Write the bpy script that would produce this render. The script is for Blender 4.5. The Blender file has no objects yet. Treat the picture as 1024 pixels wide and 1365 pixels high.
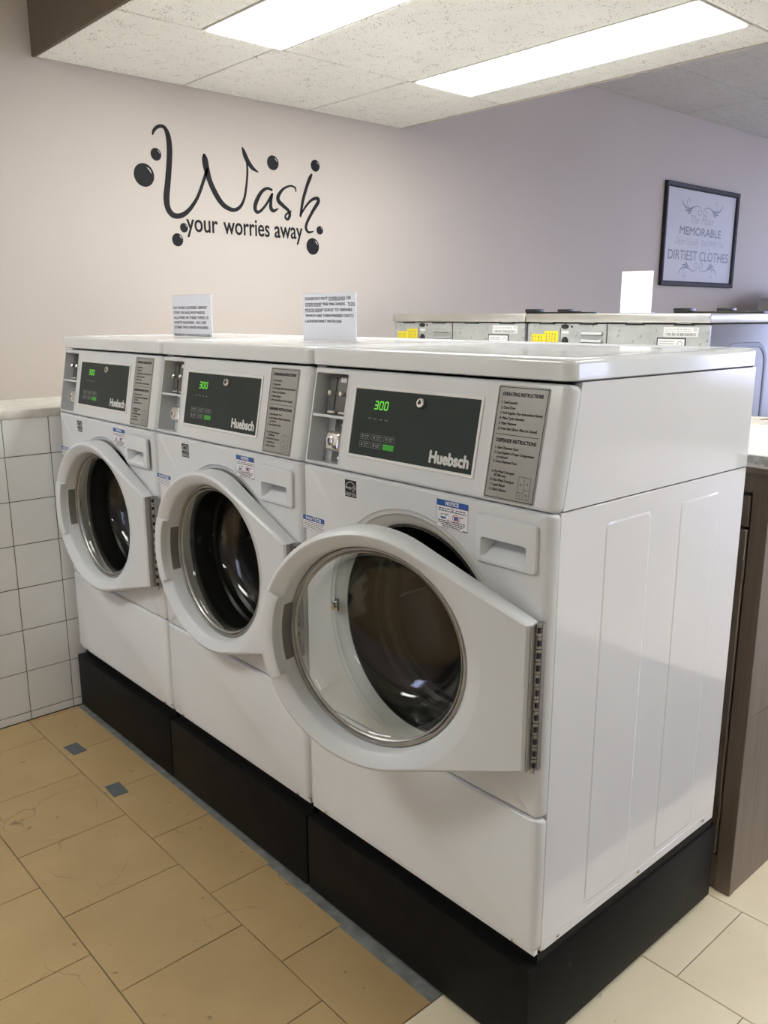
import bpy, bmesh, math, random
from mathutils import Matrix, Vector
random.seed(7)
S = bpy.context.scene
COL = S.collection
R = math.radians
PI = math.pi

# ------------------------------------------------------------------ camera
cam_d = bpy.data.cameras.new('camera'); cam = bpy.data.objects.new('camera', cam_d); COL.objects.link(cam)
YAW, PITCH, ROLL = -0.8379, -0.2284, -0.0009
fw = Vector((math.sin(YAW)*math.cos(PITCH), math.cos(YAW)*math.cos(PITCH), math.sin(PITCH)))
rt = Vector((math.cos(YAW), -math.sin(YAW), 0)); up = rt.cross(fw)
r2 = rt*math.cos(ROLL) + up*math.sin(ROLL); u2 = up*math.cos(ROLL) - rt*math.sin(ROLL)
cam.matrix_world = Matrix(((r2.x, u2.x, -fw.x, 0.8068), (r2.y, u2.y, -fw.y, -1.095), (r2.z, u2.z, -fw.z, 1.3974), (0, 0, 0, 1)))
cam_d.sensor_fit = 'HORIZONTAL'; cam_d.sensor_width = 36; cam_d.lens = 39.7
cam_d.clip_start = 0.02; cam_d.clip_end = 100
S.camera = cam

# ------------------------------------------------------------------ world, light, exposure
SKY = 7.8
PANEL = 16.3          # emission of the ceiling light diffusers
w = bpy.data.worlds.new('sky'); S.world = w; w.use_nodes = True
bg = w.node_tree.nodes['Background']; bg.inputs[0].default_value = (0.64, 0.70, 1.05, 1); bg.inputs[1].default_value = SKY
S.view_settings.view_transform = 'Standard'; S.view_settings.look = 'None'
S.view_settings.gamma = 1; S.view_settings.use_curve_mapping = False
S.view_settings.exposure = 0.0
def portal(name, loc, rot, sx, sy):     # guides sampling of the sky through a window opening
    l = bpy.data.lights.new(name, 'AREA'); l.shape = 'RECTANGLE'; l.size = sx; l.size_y = sy
    l.cycles.is_portal = True
    o = bpy.data.objects.new(name, l); COL.objects.link(o); o.location = loc; o.rotation_euler = rot
WB = (-2.1, 4.0, 0.6, 2.6)    # window in the back wall: x0 x1 z0 z1
WF = (-1.75, -1.25, 0.7, 2.0)    # window in the front wall, behind the camera: x0 x1 z0 z1
WR = (4.4, 6.8, 0.85, 2.4)     # window in the right wall: y0 y1 z0 z1
XR, YB, YF, XL, ZH = 4.6, 8.0, -3.6, -2.48, 2.745
XT = -2.085
portal('window_portal', ((WB[0]+WB[1])/2, YB+0.14, (WB[2]+WB[3])/2), (R(-90), 0, 0), WB[1]-WB[0], WB[3]-WB[2])
portal('window_portal', (XR+0.14, (WR[0]+WR[1])/2, (WR[2]+WR[3])/2), (0, R(90), 0), WR[3]-WR[2], WR[1]-WR[0])

portal('window_portal', ((WF[0]+WF[1])/2, YF-0.14, (WF[2]+WF[3])/2), (R(90), 0, 0), WF[1]-WF[0], WF[3]-WF[2])

# ------------------------------------------------------------------ materials
def mat(name, col, rough=0.5, metal=0.0, spec=0.5, coat=0.0, emit=None, estr=0.0):
    m = bpy.data.materials.new(name); m.use_nodes = True
    b = m.node_tree.nodes['Principled BSDF']
    b.inputs['Base Color'].default_value = (*col, 1); b.inputs['Roughness'].default_value = rough
    b.inputs['Metallic'].default_value = metal; b.inputs['Specular IOR Level'].default_value = spec
    b.inputs['Coat Weight'].default_value = coat; b.inputs['Coat Roughness'].default_value = 0.08
    if emit: b.inputs['Emission Color'].default_value = (*emit, 1); b.inputs['Emission Strength'].default_value = estr
    return m
def N(m, t, **kw):
    n = m.node_tree.nodes.new(t)
    for k, v in kw.items(): setattr(n, k, v)
    return n
def L(m, a, b): m.node_tree.links.new(a, b)
def coords(m): return N(m, 'ShaderNodeTexCoord').outputs['Object']
def ramp(m, fac, stops):
    r = N(m, 'ShaderNodeValToRGB'); L(m, fac, r.inputs[0]); e = r.color_ramp.elements
    while len(e) < len(stops): e.new(0.5)
    for q, (p, c) in zip(e, stops): q.position = p; q.color = (*c, 1)
    return r.outputs[0]
def noise(m, scale, detail=4, rough=0.5, vec=None, w=None):
    n = N(m, 'ShaderNodeTexNoise'); n.inputs['Scale'].default_value = scale; n.inputs['Detail'].default_value = detail
    n.inputs['Roughness'].default_value = rough; L(m, vec or coords(m), n.inputs['Vector']); return n.outputs[0]
def bump(m, h, strength=0.2, dist=0.002):
    b = N(m, 'ShaderNodeBump'); b.inputs['Strength'].default_value = strength; b.inputs['Distance'].default_value = dist
    L(m, h, b.inputs['Height']); L(m, b.outputs[0], m.node_tree.nodes['Principled BSDF'].inputs['Normal'])
def base(m): return m.node_tree.nodes['Principled BSDF'].inputs['Base Color']
def mixc(m, fac, a, b):
    n = N(m, 'ShaderNodeMix', data_type='RGBA'); L(m, fac, n.inputs[0])
    for s, v in ((6, a), (7, b)):
        if isinstance(v, tuple): n.inputs[s].default_value = (*v, 1)
        else: L(m, v, n.inputs[s])
    return n.outputs[2]
def mottled(name, c1, c2, scale, rough=0.5, bstr=0.0, bscale=80, **kw):
    m = mat(name, c1, rough, **kw)
    L(m, ramp(m, noise(m, scale), [(0.3, c1), (0.7, c2)]), base(m))
    if bstr: bump(m, noise(m, bscale, 3), bstr)
    return m
M = {}
M['enamel'] = mottled('white_enamel', (0.70, 0.70, 0.705), (0.73, 0.73, 0.735), 3, 0.08, coat=0.35)
M['plastic'] = mottled('white_plastic', (0.61, 0.63, 0.645), (0.64, 0.66, 0.675), 5, 0.36)
M['control'] = mottled('white_control_enamel', (0.63, 0.645, 0.655), (0.66, 0.675, 0.685), 3, 0.28)
M['lower'] = mottled('white_panel_enamel', (0.68, 0.70, 0.71), (0.71, 0.73, 0.74), 3, 0.2)
M['lid'] = mottled('white_lid_enamel', (0.67, 0.685, 0.69), (0.70, 0.715, 0.72), 3, 0.12, coat=0.3)
M['black_coat'] = mottled('black_powder_coat', (0.004, 0.004, 0.004), (0.007, 0.007, 0.007), 30, 0.5, 0.15, 400, spec=0.12)
M['rubber'] = mottled('black_rubber', (0.006, 0.006, 0.006), (0.010, 0.010, 0.010), 20, 0.3, spec=0.3)
M['steel'] = mottled('drum_steel', (0.024, 0.025, 0.026), (0.036, 0.037, 0.039), 12, 0.32, metal=1.0)
M['chrome'] = mat('chrome', (0.75, 0.75, 0.74), 0.14, 1.0)
M['hinge'] = mottled('hinge_steel', (0.34, 0.33, 0.31), (0.42, 0.41, 0.39), 40, 0.38, metal=0.8)
M['darkgap'] = mat('dark_gap', (0.012, 0.012, 0.012), 0.7)
M['display'] = mottled('charcoal_overlay', (0.028, 0.036, 0.033), (0.033, 0.042, 0.038), 8, 0.42, spec=0.15)
M['bezel'] = mat('bezel_white', (0.72, 0.72, 0.71), 0.3)
M['green'] = mat('green_digits', (0.02, 0.2, 0.01), 0.5, emit=(0.25, 1.0, 0.08), estr=0.55)
M['greenbtn'] = mat('green_button', (0.03, 0.26, 0.02), 0.45, emit=(0.05, 0.5, 0.02), estr=0.12)
M['print_grey'] = mat('grey_print', (0.20, 0.21, 0.20), 0.5)
M['print_light'] = mat('pale_print', (0.62, 0.63, 0.61), 0.4)
M['print_black'] = mat('black_print', (0.02, 0.02, 0.02), 0.5)
M['print_dim'] = mat('dim_print', (0.11, 0.105, 0.12), 0.5)
M['plate'] = mottled('instruction_plate_grey', (0.31, 0.31, 0.285), (0.34, 0.34, 0.315), 6, 0.42)
M['coin'] = mottled('coin_slide_grey', (0.13, 0.13, 0.125), (0.18, 0.18, 0.17), 20, 0.4, metal=0.6)
M['recess_grey'] = mottled('recess_grey', (0.16, 0.16, 0.155), (0.20, 0.20, 0.19), 30, 0.5)
M['blue'] = mat('label_blue', (0.02, 0.09, 0.33), 0.4)
M['red'] = mat('label_red', (0.55, 0.05, 0.05), 0.4)
M['paper'] = mottled('paper', (0.86, 0.87, 0.92), (0.89, 0.90, 0.94), 5, 0.6)
M['print_paper'] = mottled('print_paper', (0.50, 0.495, 0.51), (0.53, 0.525, 0.54), 5, 0.6)
M['label_white'] = mat('label_white', (0.78, 0.78, 0.79), 0.4)
M['label_black'] = mat('label_black', (0.006, 0.006, 0.006), 0.3)
M['vinyl'] = mottled('black_vinyl', (0.007, 0.0065, 0.0065), (0.010, 0.009, 0.009), 20, 0.5, spec=0.2)
M['gloss_mark'] = mat('grey_vinyl', (0.50, 0.49, 0.47), 0.5)
M['stainless'] = mottled('brushed_stainless', (0.55, 0.54, 0.50), (0.62, 0.61, 0.57), 9, 0.34, metal=0.9)
M['yellow'] = mat('yellow_label', (0.80, 0.66, 0.02), 0.5)
M['lavender'] = mottled('blue_grey_panel', (0.155, 0.155, 0.185), (0.175, 0.175, 0.205), 4, 0.35)
M['lav_dark'] = mat('blue_grey_recess', (0.11, 0.115, 0.17), 0.4)
M['tbar'] = mat('ceiling_bar_white', (0.72, 0.70, 0.64), 0.5)
M['diffuser'] = mat('light_diffuser', (0.9, 0.9, 0.88), 0.5, emit=(0.99, 1.0, 0.96), estr=PANEL)
M['frame_black'] = mottled('black_frame', (0.03, 0.028, 0.032), (0.045, 0.042, 0.048), 20, 0.6, spec=0.15)
M['grey_cab'] = mottled('grey_cabinet_paint', (0.40, 0.39, 0.40), (0.45, 0.44, 0.45), 5, 0.5)
M['patch'] = mottled('grey_tape', (0.085, 0.095, 0.11), (0.11, 0.12, 0.14), 40, 0.55)
M['frame_alu'] = mat('window_frame_aluminium', (0.6, 0.6, 0.6), 0.4, 0.6)
# galvanised sheet
m = mottled('galvanised_sheet', (0.40, 0.42, 0.42), (0.52, 0.54, 0.53), 14, 0.45, metal=0.45); M['galv'] = m
# thin clear glass: clear transmission under a fresnel mirror
def glass(name, tint, k=1.0):
    m = bpy.data.materials.new(name); m.use_nodes = True; nt = m.node_tree; nt.nodes.clear()
    o = nt.nodes.new('ShaderNodeOutputMaterial'); mx = nt.nodes.new('ShaderNodeMixShader')
    t = nt.nodes.new('ShaderNodeBsdfTransparent'); t.inputs[0].default_value = (*tint, 1)
    g = nt.nodes.new('ShaderNodeBsdfGlossy'); g.inputs['Roughness'].default_value = 0.015
    lw = nt.nodes.new('ShaderNodeLayerWeight'); lw.inputs[0].default_value = 0.5
    pw = nt.nodes.new('ShaderNodeMath'); pw.operation = 'POWER'; pw.inputs[1].default_value = 4.0
    ma = nt.nodes.new('ShaderNodeMath'); ma.operation = 'MULTIPLY_ADD'; ma.inputs[1].default_value = 0.75*k; ma.inputs[2].default_value = 0.04*k
    nt.links.new(lw.outputs['Facing'], pw.inputs[0]); nt.links.new(pw.outputs[0], ma.inputs[0]); nt.links.new(ma.outputs[0], mx.inputs[0])
    nt.links.new(t.outputs[0], mx.inputs[1]); nt.links.new(g.outputs[0], mx.inputs[2]); nt.links.new(mx.outputs[0], o.inputs[0])
    return m
M['glass'] = glass('door_glass', (0.90, 0.915, 0.90))
M['acrylic'] = glass('clear_acrylic', (0.985, 0.987, 0.995), 0.6)
M['pane'] = glass('window_glass', (0.97, 0.98, 0.98), 0.6)
# painted wall
m = mat('cream_wall_paint', (0.62, 0.54, 0.47), 0.75); M['wall'] = m
L(m, ramp(m, noise(m, 1.2, 3), [(0.3, (0.515, 0.462, 0.413)), (0.7, (0.545, 0.488, 0.436))]), base(m)); bump(m, noise(m, 120, 4), 0.06)
m = mat('brown_soffit', (0.13, 0.105, 0.08), 0.7); M['brown_face'] = m
L(m, ramp(m, noise(m, 6, 4), [(0.3, (0.096, 0.072, 0.048)), (0.7, (0.12, 0.09, 0.060))]), base(m))  # dark mottled brown for the soffit body and front board
# ceiling board with pin holes and fissures
def board(name, k):
    m = mat(name, (0.72, 0.69, 0.62), 0.85); c = coords(m)
    v = N(m, 'ShaderNodeTexVoronoi'); v.inputs['Scale'].default_value = 120; L(m, c, v.inputs['Vector'])
    n1 = noise(m, 26, 3, 0.6, c)
    pit = N(m, 'ShaderNodeMath', operation='ADD'); L(m, v.outputs['Distance'], pit.inputs[0]); L(m, n1, pit.inputs[1])
    holes = ramp(m, pit.outputs[0], [(0.64, (0, 0, 0)), (0.71, (1, 1, 1))])
    tone = ramp(m, noise(m, 3, 3, 0.5, c), [(0.3, (0.80*k, 0.785*k, 0.735*k)), (0.7, (0.85*k, 0.835*k, 0.785*k))])
    L(m, mixc(m, holes, (0.34*k, 0.31*k, 0.26*k), tone), base(m)); bump(m, holes, 0.5, 0.002)
    return m
M['board'] = board('ceiling_board', 1.0); M['board_high'] = board('dimmed_ceiling_board', 0.76)  # high boards are the same board, colour darkened for weaker light there
# glazed wall tile and its joint
m = mat('glazed_tile', (0.66, 0.65, 0.60), 0.14); M['wtile'] = m
L(m, ramp(m, noise(m, 7, 4), [(0.3, (0.83, 0.85, 0.85)), (0.7, (0.87, 0.89, 0.89))]), base(m))
M['grout'] = mottled('brown_grout', (0.055, 0.045, 0.035), (0.11, 0.09, 0.07), 40, 0.9)
m = mat('ledge_marble', (0.72, 0.70, 0.65), 0.3); M['ledge'] = m
L(m, ramp(m, noise(m, 22, 6, 0.65), [(0.35, (0.58, 0.56, 0.51)), (0.55, (0.76, 0.74, 0.69))]), base(m))
# floor tiles: vinyl with fine cracks, scuffs and per tile shade
def vinyl(name, a, b, crack, cracks=True):
    m = mat(name, a, 0.42); c = N(m, 'ShaderNodeNewGeometry').outputs['Position']
    oi = N(m, 'ShaderNodeObjectInfo')
    t = ramp(m, noise(m, 5, 5, 0.6, c), [(0.3, a), (0.7, b)])
    hs = N(m, 'ShaderNodeHueSaturation'); mr = N(m, 'ShaderNodeMapRange'); L(m, oi.outputs['Random'], mr.inputs[0])
    mr.inputs[3].default_value = 0.965; mr.inputs[4].default_value = 1.03; L(m, mr.outputs[0], hs.inputs['Value']); L(m, t, hs.inputs['Color'])
    spots = ramp(m, noise(m, 34, 2, 0.5, c), [(0.24, (1, 1, 1)), (0.30, (0, 0, 0))])
    out = mixc(m, spots, hs.outputs[0], tuple(q*0.6 for q in a))
    if cracks:
        vo = N(m, 'ShaderNodeTexVoronoi', feature='DISTANCE_TO_EDGE'); vo.inputs['Scale'].default_value = 5.5
        wv = N(m, 'ShaderNodeMix', data_type='VECTOR'); wv.inputs[0].default_value = 0.07
        nz = N(m, 'ShaderNodeTexNoise'); nz.inputs['Scale'].default_value = 11; nz.inputs['Detail'].default_value = 5; L(m, c, nz.inputs['Vector'])
        L(m, c, wv.inputs[4]); L(m, nz.outputs[1], wv.inputs[5]); L(m, wv.outputs[1], vo.inputs['Vector'])
        line = ramp(m, vo.outputs['Distance'], [(0.002, (1, 1, 1)), (0.007, (0, 0, 0))])
        gate = ramp(m, noise(m, 3.1, 2, 0.5, c), [(0.53, (0, 0, 0)), (0.62, (0.75, 0.75, 0.75))])
        mu = N(m, 'ShaderNodeMix', data_type='RGBA', blend_type='MULTIPLY'); mu.inputs[0].default_value = 1
        L(m, line, mu.inputs[6]); L(m, gate, mu.inputs[7])
        out = mixc(m, mu.outputs[2], out, crack)
    L(m, out, base(m)); bump(m, noise(m, 60, 3, 0.5, c), 0.05)
    return m
M['tan'] = vinyl('tan_vinyl_tile', (0.41, 0.288, 0.135), (0.465, 0.332, 0.165), (0.12, 0.08, 0.045))
M['cream'] = vinyl('cream_vinyl_tile', (0.82, 0.725, 0.53), (0.88, 0.785, 0.58), (0.3, 0.25, 0.18), False)
def far_vinyl(name, a, b):
    m = mat(name, a, 0.42); br = N(m, 'ShaderNodeTexBrick'); L(m, N(m, 'ShaderNodeNewGeometry').outputs['Position'], br.inputs['Vector'])
    br.inputs['Color1'].default_value = (*a, 1); br.inputs['Color2'].default_value = (*b, 1); br.inputs['Mortar'].default_value = (0.07, 0.055, 0.04, 1)
    for k_, v_ in (('Scale', 1.0), ('Brick Width', 0.305), ('Row Height', 0.305), ('Mortar Size', 0.0011), ('Mortar Smooth', 0.0)): br.inputs[k_].default_value = v_
    L(m, br.outputs['Color'], base(m)); return m
M['cream_far'] = far_vinyl('cream_vinyl_far', (0.82, 0.725, 0.53), (0.86, 0.765, 0.565))
M['tan_far'] = far_vinyl('tan_vinyl_far', (0.42, 0.296, 0.14), (0.45, 0.32, 0.158))
M['subfloor'] = mottled('grey_subfloor', (0.13, 0.14, 0.135), (0.24, 0.25, 0.24), 25, 0.8)
M['joint'] = mottled('dark_floor_joint', (0.05, 0.04, 0.03), (0.09, 0.07, 0.05), 30, 0.9)
# brown painted wood
m = mat('brown_painted_wood', (0.17, 0.135, 0.11), 0.45); M['brown'] = m
c = coords(m); mp = N(m, 'ShaderNodeMapping'); mp.inputs['Scale'].default_value = (40, 40, 1.5); L(m, c, mp.inputs[0])
gr = noise(m, 2.0, 6, 0.65, mp.outputs[0])
L(m, ramp(m, gr, [(0.3, (0.140, 0.104, 0.078)), (0.7, (0.200, 0.152, 0.115))]), base(m)); bump(m, gr, 0.25, 0.001)
M['counter'] = mottled('white_laminate', (0.74, 0.71, 0.68), (0.78, 0.75, 0.72), 8, 0.35)
m = mat('marbled_laminate', (0.62, 0.58, 0.50), 0.4); M['marbled'] = m
L(m, ramp(m, noise(m, 14, 6, 0.65), [(0.35, (0.42, 0.40, 0.34)), (0.55, (0.66, 0.62, 0.54))]), base(m))
M['chip'] = mottled('chipped_edge', (0.30, 0.31, 0.29), (0.55, 0.56, 0.53), 60, 0.7)
M['mat'] = mottled('floor_mat_fibre', (0.09, 0.08, 0.075), (0.13, 0.115, 0.105), 60, 0.9, 0.3, 300)
M['asphalt'] = mottled('pavement', (0.22, 0.22, 0.22), (0.28, 0.28, 0.27), 4, 0.9)

# ------------------------------------------------------------------ mesh helpers
def finish(name, bm, angle=38, smooth=True):
    bmesh.ops.remove_doubles(bm, verts=bm.verts, dist=1e-6)
    bmesh.ops.recalc_face_normals(bm, faces=bm.faces)
    me = bpy.data.meshes.new(name); bm.to_mesh(me); bm.free()
    if smooth:
        me.shade_smooth(); me.set_sharp_from_angle(angle=R(angle))
    return me
def ob(name, me, m=None, parent=None, loc=None, rot=None, mtx=None):
    o = bpy.data.objects.new(name, me); COL.objects.link(o)
    if m is not None and len(me.materials) == 0: me.materials.append(M[m] if isinstance(m, str) else m)
    if parent: o.parent = parent
    if mtx is not None: o.matrix_local = mtx
    if loc is not None: o.location = loc
    if rot is not None: o.rotation_euler = rot
    return o
def tag(o, label=None, cat=None, group=None, kind=None):
    if label: o['label'] = label
    if cat: o['category'] = cat
    if group: o['group'] = group
    if kind: o['kind'] = kind
    return o
def empty(name, loc=(0, 0, 0), rz=0):
    o = bpy.data.objects.new(name, None); COL.objects.link(o); o.location = loc; o.rotation_euler = (0, 0, rz); o.empty_display_size = 0.05
    return o
def addbox(bm, x0, x1, y0, y1, z0, z1, bev=0.0, seg=2):
    vs = [bm.verts.new((x, y, z)) for z in (z0, z1) for y in (y0, y1) for x in (x0, x1)]
    fs = [bm.faces.new([vs[i] for i in q]) for q in ((0, 1, 3, 2), (4, 6, 7, 5), (0, 4, 5, 1), (2, 3, 7, 6), (0, 2, 6, 4), (1, 5, 7, 3))]
    if bev:
        es = list({e for f in fs for e in f.edges})
        bmesh.ops.bevel(bm, geom=es, offset=bev, segments=seg, affect='EDGES', profile=0.5)
def box(name, x0, x1, y0, y1, z0, z1, bev=0.0, seg=2):
    bm = bmesh.new(); addbox(bm, x0, x1, y0, y1, z0, z1, bev, seg); return finish(name, bm)
def boxes(name, L_, bev=0.0):
    bm = bmesh.new()
    for b in L_: addbox(bm, *b, bev)
    return finish(name, bm)
def loft(bm, loops, close_first=False, close_last=False, ring=False):
    V = [[bm.verts.new(p) for p in lp] for lp in loops]; n = len(V[0])
    pairs = list(zip(V, V[1:])) + ([(V[-1], V[0])] if ring else [])
    for a, b in pairs:
        for i in range(n):
            j = (i+1) % n
            q = []
            for v_ in (a[i], a[j], b[j], b[i]):
                if all((v_.co-o_.co).length > 1e-7 for o_ in q): q.append(v_)
            if len(q) > 2:
                try: bm.faces.new(q)
                except ValueError: pass
    if close_first: bm.faces.new(V[0][::-1])
    if close_last: bm.faces.new(V[-1])
def rrect(x0, x1, z0, z1, r, seg=5, side=6):
    """rounded rectangle outline, counter clockwise, same point count for any size"""
    P = []
    r = max(1e-5, min(r, (x1-x0)/2-1e-5, (z1-z0)/2-1e-5))
    cs = [((x1-r, z1-r), 0), ((x0+r, z1-r), 90), ((x0+r, z0+r), 180), ((x1-r, z0+r), 270)]
    arcs = [[(cx+r*math.cos(R(a0+90*k/seg)), cz+r*math.sin(R(a0+90*k/seg))) for k in range(seg+1)] for (cx, cz), a0 in cs]
    for i in range(4):
        P += arcs[i]; a, b = arcs[i][-1], arcs[(i+1) % 4][0]
        for k in range(1, side): P.append((a[0]+(b[0]-a[0])*k/side, a[1]+(b[1]-a[1])*k/side))
    return P
def revolve(bm, prof, axis='y', n=64, c=(0, 0, 0), close=False):
    """prof: (r, along) pairs"""
    loops = []
    for r, a in prof:
        lp = []
        for k in range(n):
            t = 2*PI*k/n; q = (r*math.cos(t), r*math.sin(t))
            lp.append((c[0]+q[0], c[1]+a, c[2]+q[1]) if axis == 'y' else ((c[0]+q[0], c[1]+q[1], c[2]+a) if axis == 'z' else (c[0]+a, c[1]+q[0], c[2]+q[1])))
        loops.append(lp)
    loft(bm, loops, ring=close)
def cyl(name, prof, axis='y', n=24, c=(0, 0, 0), angle=38):
    bm = bmesh.new(); revolve(bm, [(1e-5, prof[0][1])]+list(prof)+[(1e-5, prof[-1][1])], axis, n, c); return finish(name, bm, angle)
FRONT = Matrix(((1, 0, 0, 0), (0, 0, -1, 0), (0, 1, 0, 0), (0, 0, 0, 1)))      # plane X->x, Y->z, faces -y
WALLX = Matrix(((0, 0, 1, 0), (1, 0, 0, 0), (0, 1, 0, 0), (0, 0, 0, 1)))       # plane X->y, Y->z, faces +x
_tc = {}
def textgeo(body, shear=0.0, bold=0.0, res=2):
    k = (body, shear, bold, res)
    if k not in _tc:
        cu = bpy.data.curves.new('t', 'FONT'); cu.body = body; cu.size = 1; cu.shear = shear; cu.offset = bold; cu.resolution_u = res
        o = bpy.data.objects.new('t', cu); me = o.to_mesh()
        vs = [tuple(v_.co) for v_ in me.vertices]; fs = [tuple(p.vertices) for p in me.polygons]
        o.to_mesh_clear(); bpy.data.objects.remove(o); bpy.data.curves.remove(cu)
        _tc[k] = (vs, fs)
    return _tc[k]
class Print:
    """flat print collected on a plane (X right, Y up, Z out)"""
    def __init__(s): s.v = []; s.f = []
    def text(s, body, x, y, h, width=None, align='l', shear=0.0, bold=0.0, res=2, xs=1.0, z=0.0, fat=0.0):
        if fat:
            for i, (a, b) in enumerate(((0, 0), (1, 0), (-1, 0), (0, 1), (0, -1), (0.7, 0.7), (-0.7, 0.7), (0.7, -0.7), (-0.7, -0.7))): s.text(body, x+a*fat, y+b*fat, h, width, align, shear, 0.0, res, xs, i*0.00002)
            return s
        bold = 0.0
        vs, fs = textgeo(body, shear, bold, res)
        k = h/0.70
        x0 = min(v_[0] for v_ in vs); x1 = max(v_[0] for v_ in vs)
        sx = (width/(x1-x0)) if width else k*xs
        off = x if align == 'l' else x-(x1-x0)*sx/2
        o = len(s.v); s.v += [(off+(v_[0]-x0)*sx, y+v_[1]*k, z) for v_ in vs]; s.f += [tuple(i+o for i in q) for q in fs]; return s
    def rect(s, x0, x1, y0, y1, z=0.0):
        o = len(s.v); s.v += [(x0, y0, z), (x1, y0, z), (x1, y1, z), (x0, y1, z)]; s.f.append((o, o+1, o+2, o+3)); return s
    def frame(s, x0, x1, y0, y1, t):
        s.rect(x0, x1, y0, y0+t); s.rect(x0, x1, y1-t, y1); s.rect(x0, x0+t, y0+t, y1-t); s.rect(x1-t, x1, y0+t, y1-t); return s
    def line(s, pts, ws):
        n = len(pts); o = len(s.v)
        for i, (p, w_) in enumerate(zip(pts, ws)):
            a = pts[max(i-1, 0)]; b = pts[min(i+1, n-1)]; dx, dy = b[0]-a[0], b[1]-a[1]; l = math.hypot(dx, dy) or 1
            s.v += [(p[0]-dy/l*w_/2, p[1]+dx/l*w_/2, 0), (p[0]+dy/l*w_/2, p[1]-dx/l*w_/2, 0)]
        for i in range(n-1): s.f.append((o+2*i+1, o+2*i+3, o+2*i+2, o+2*i))
        return s
    def mesh(s, name, depth=0.0):
        me = bpy.data.meshes.new(name)
        if depth:
            bm = bmesh.new(); me.from_pydata(s.v, [], s.f); bm.from_mesh(me)
            r = bmesh.ops.extrude_face_region(bm, geom=list(bm.faces)); bmesh.ops.translate(bm, verts=[g for g in r['geom'] if isinstance(g, bmesh.types.BMVert)], vec=(0, 0, depth))
            bmesh.ops.recalc_face_normals(bm, faces=bm.faces); bm.to_mesh(me); bm.free()
        else: me.from_pydata(s.v, [], s.f)
        return me
def spline(P, sub=8):
    """Catmull-Rom through tuples"""
    out = []; n = len(P)
    for i in range(n-1):
        a, b, c, d = P[max(i-1, 0)], P[i], P[i+1], P[min(i+2, n-1)]
        for k in range(sub):
            t = k/sub
            out.append(tuple(0.5*(2*b[j]+(c[j]-a[j])*t+(2*a[j]-5*b[j]+4*c[j]-d[j])*t*t+(3*b[j]-a[j]-3*c[j]+d[j])*t**3) for j in range(len(b))))
    out.append(P[-1]); return out
def boolean(me, cutter):
    a = bpy.data.objects.new('a', me); b = bpy.data.objects.new('b', cutter); COL.objects.link(a); COL.objects.link(b)
    md = a.modifiers.new('c', 'BOOLEAN'); md.operation = 'DIFFERENCE'; md.object = b; md.solver = 'EXACT'
    dg = bpy.context.evaluated_depsgraph_get(); dg.update()
    out = bpy.data.meshes.new_from_object(a.evaluated_get(dg), depsgraph=dg)
    bpy.data.objects.remove(a); bpy.data.objects.remove(b)
    out.materials.clear(); out.shade_smooth(); out.set_sharp_from_angle(angle=R(38)); return out
def copy_tree(o, parent=None, skip=()):
    c = o.copy(); COL.objects.link(c); c.parent = parent
    if parent: c.matrix_parent_inverse = o.matrix_parent_inverse.copy()
    for ch in o.children:
        if ch.name.split('.')[0] not in skip: copy_tree(ch, c, skip)
    return c

# ================================================================== THE SETTING
# ---- floor with vinyl tiles (12 inch, brick bond)
floor = ob('floor', box('floor', XL, XR, YF, YB, -0.12, -0.003), 'joint'); tag(floor, 'tan and cream vinyl tile floor', kind='structure')
T, G = 0.305, 0.0022
def tile_mesh(x0, x1, y0, y1):
    bm = bmesh.new(); addbox(bm, x0, x1, y0, y1, -0.004, 0.0)
    top = [e for e in bm.edges if all(v_.co.z > -1e-6 for v_ in e.verts)]
    bmesh.ops.bevel(bm, geom=top, offset=0.0009, segments=1, affect='EDGES'); return finish('tile', bm, smooth=False)
full = {k: tile_mesh(G/2, T-G/2, G/2, T-G/2) for k in ('tan', 'cream')}
XE = -0.235
for r in range(-6, 10):
    y0 = -0.19 + r*T; y1 = y0+T
    off = 0.07 if r % 2 == 0 else 0.2175
    for k in range(-9, 7):
        x0 = off + k*T; x1 = x0+T
        if x1 < -2.085 or x0 > 1.75 or y1 > 2.7: continue
        if r >= 1 and x1 < -0.05 and y1 < 2.6: continue                   # under the machines
        if r == 0 and x0 > -0.02-T and x0 < XE+0.01: pass
        kind = 'tan' if (x0+x1)/2 < XE and y0 < 0.1 else 'cream'
        cx0, cx1, cy0, cy1 = max(x0, -2.083), x1, y0, y1
        if r == 0 and x1 < XE+0.01: cy1 = -0.010 - 0.022*max(0, (x0+1.2))
        if abs(cx0-x0) < 1e-6 and abs(cy1-y1) < 1e-6:
            ob('tile', full[kind], kind, floor, loc=(x0, y0, 0))
        elif cx1-cx0 > 0.006:
            ob('tile', tile_mesh(cx0+G/2, cx1-G/2, cy0+G/2, cy1-G/2), kind, floor)
for nm, mt_, q_ in (('far_tiles', 'cream_far', (XL, XR, 2.5, YB, -0.05, -0.0008)), ('far_tiles', 'cream_far', (1.5, XR, YF, 2.5, -0.05, -0.0008)), ('far_tiles', 'tan_far', (XT, 1.5, YF, -1.9, -0.05, -0.0008))):
    ob(nm, box(nm, *q_), mt_, floor)
ob('bare_strip', box('bare_strip', -2.083, XE-0.001, -0.045, 0.10, -0.005, -0.0015), 'subfloor', floor)
for nm, x, y, rz, lb in (('tape_patch', -1.775, -0.147, R(4), 'small dark grey tape patch on tan floor nearest the tiled wall'), ('tape_patch', -1.449, -0.154, R(-3), 'small dark grey tape patch on tan floor beside a tile joint end')):
    tag(ob(nm, box(nm, -0.037, 0.037, -0.023, 0.023, 0.0, 0.0012, 0.0004, 1), 'patch', loc=(x, y, 0.0002), rot=(0, 0, rz)), lb, 'tape', 'tape patches on the tan floor')

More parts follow.
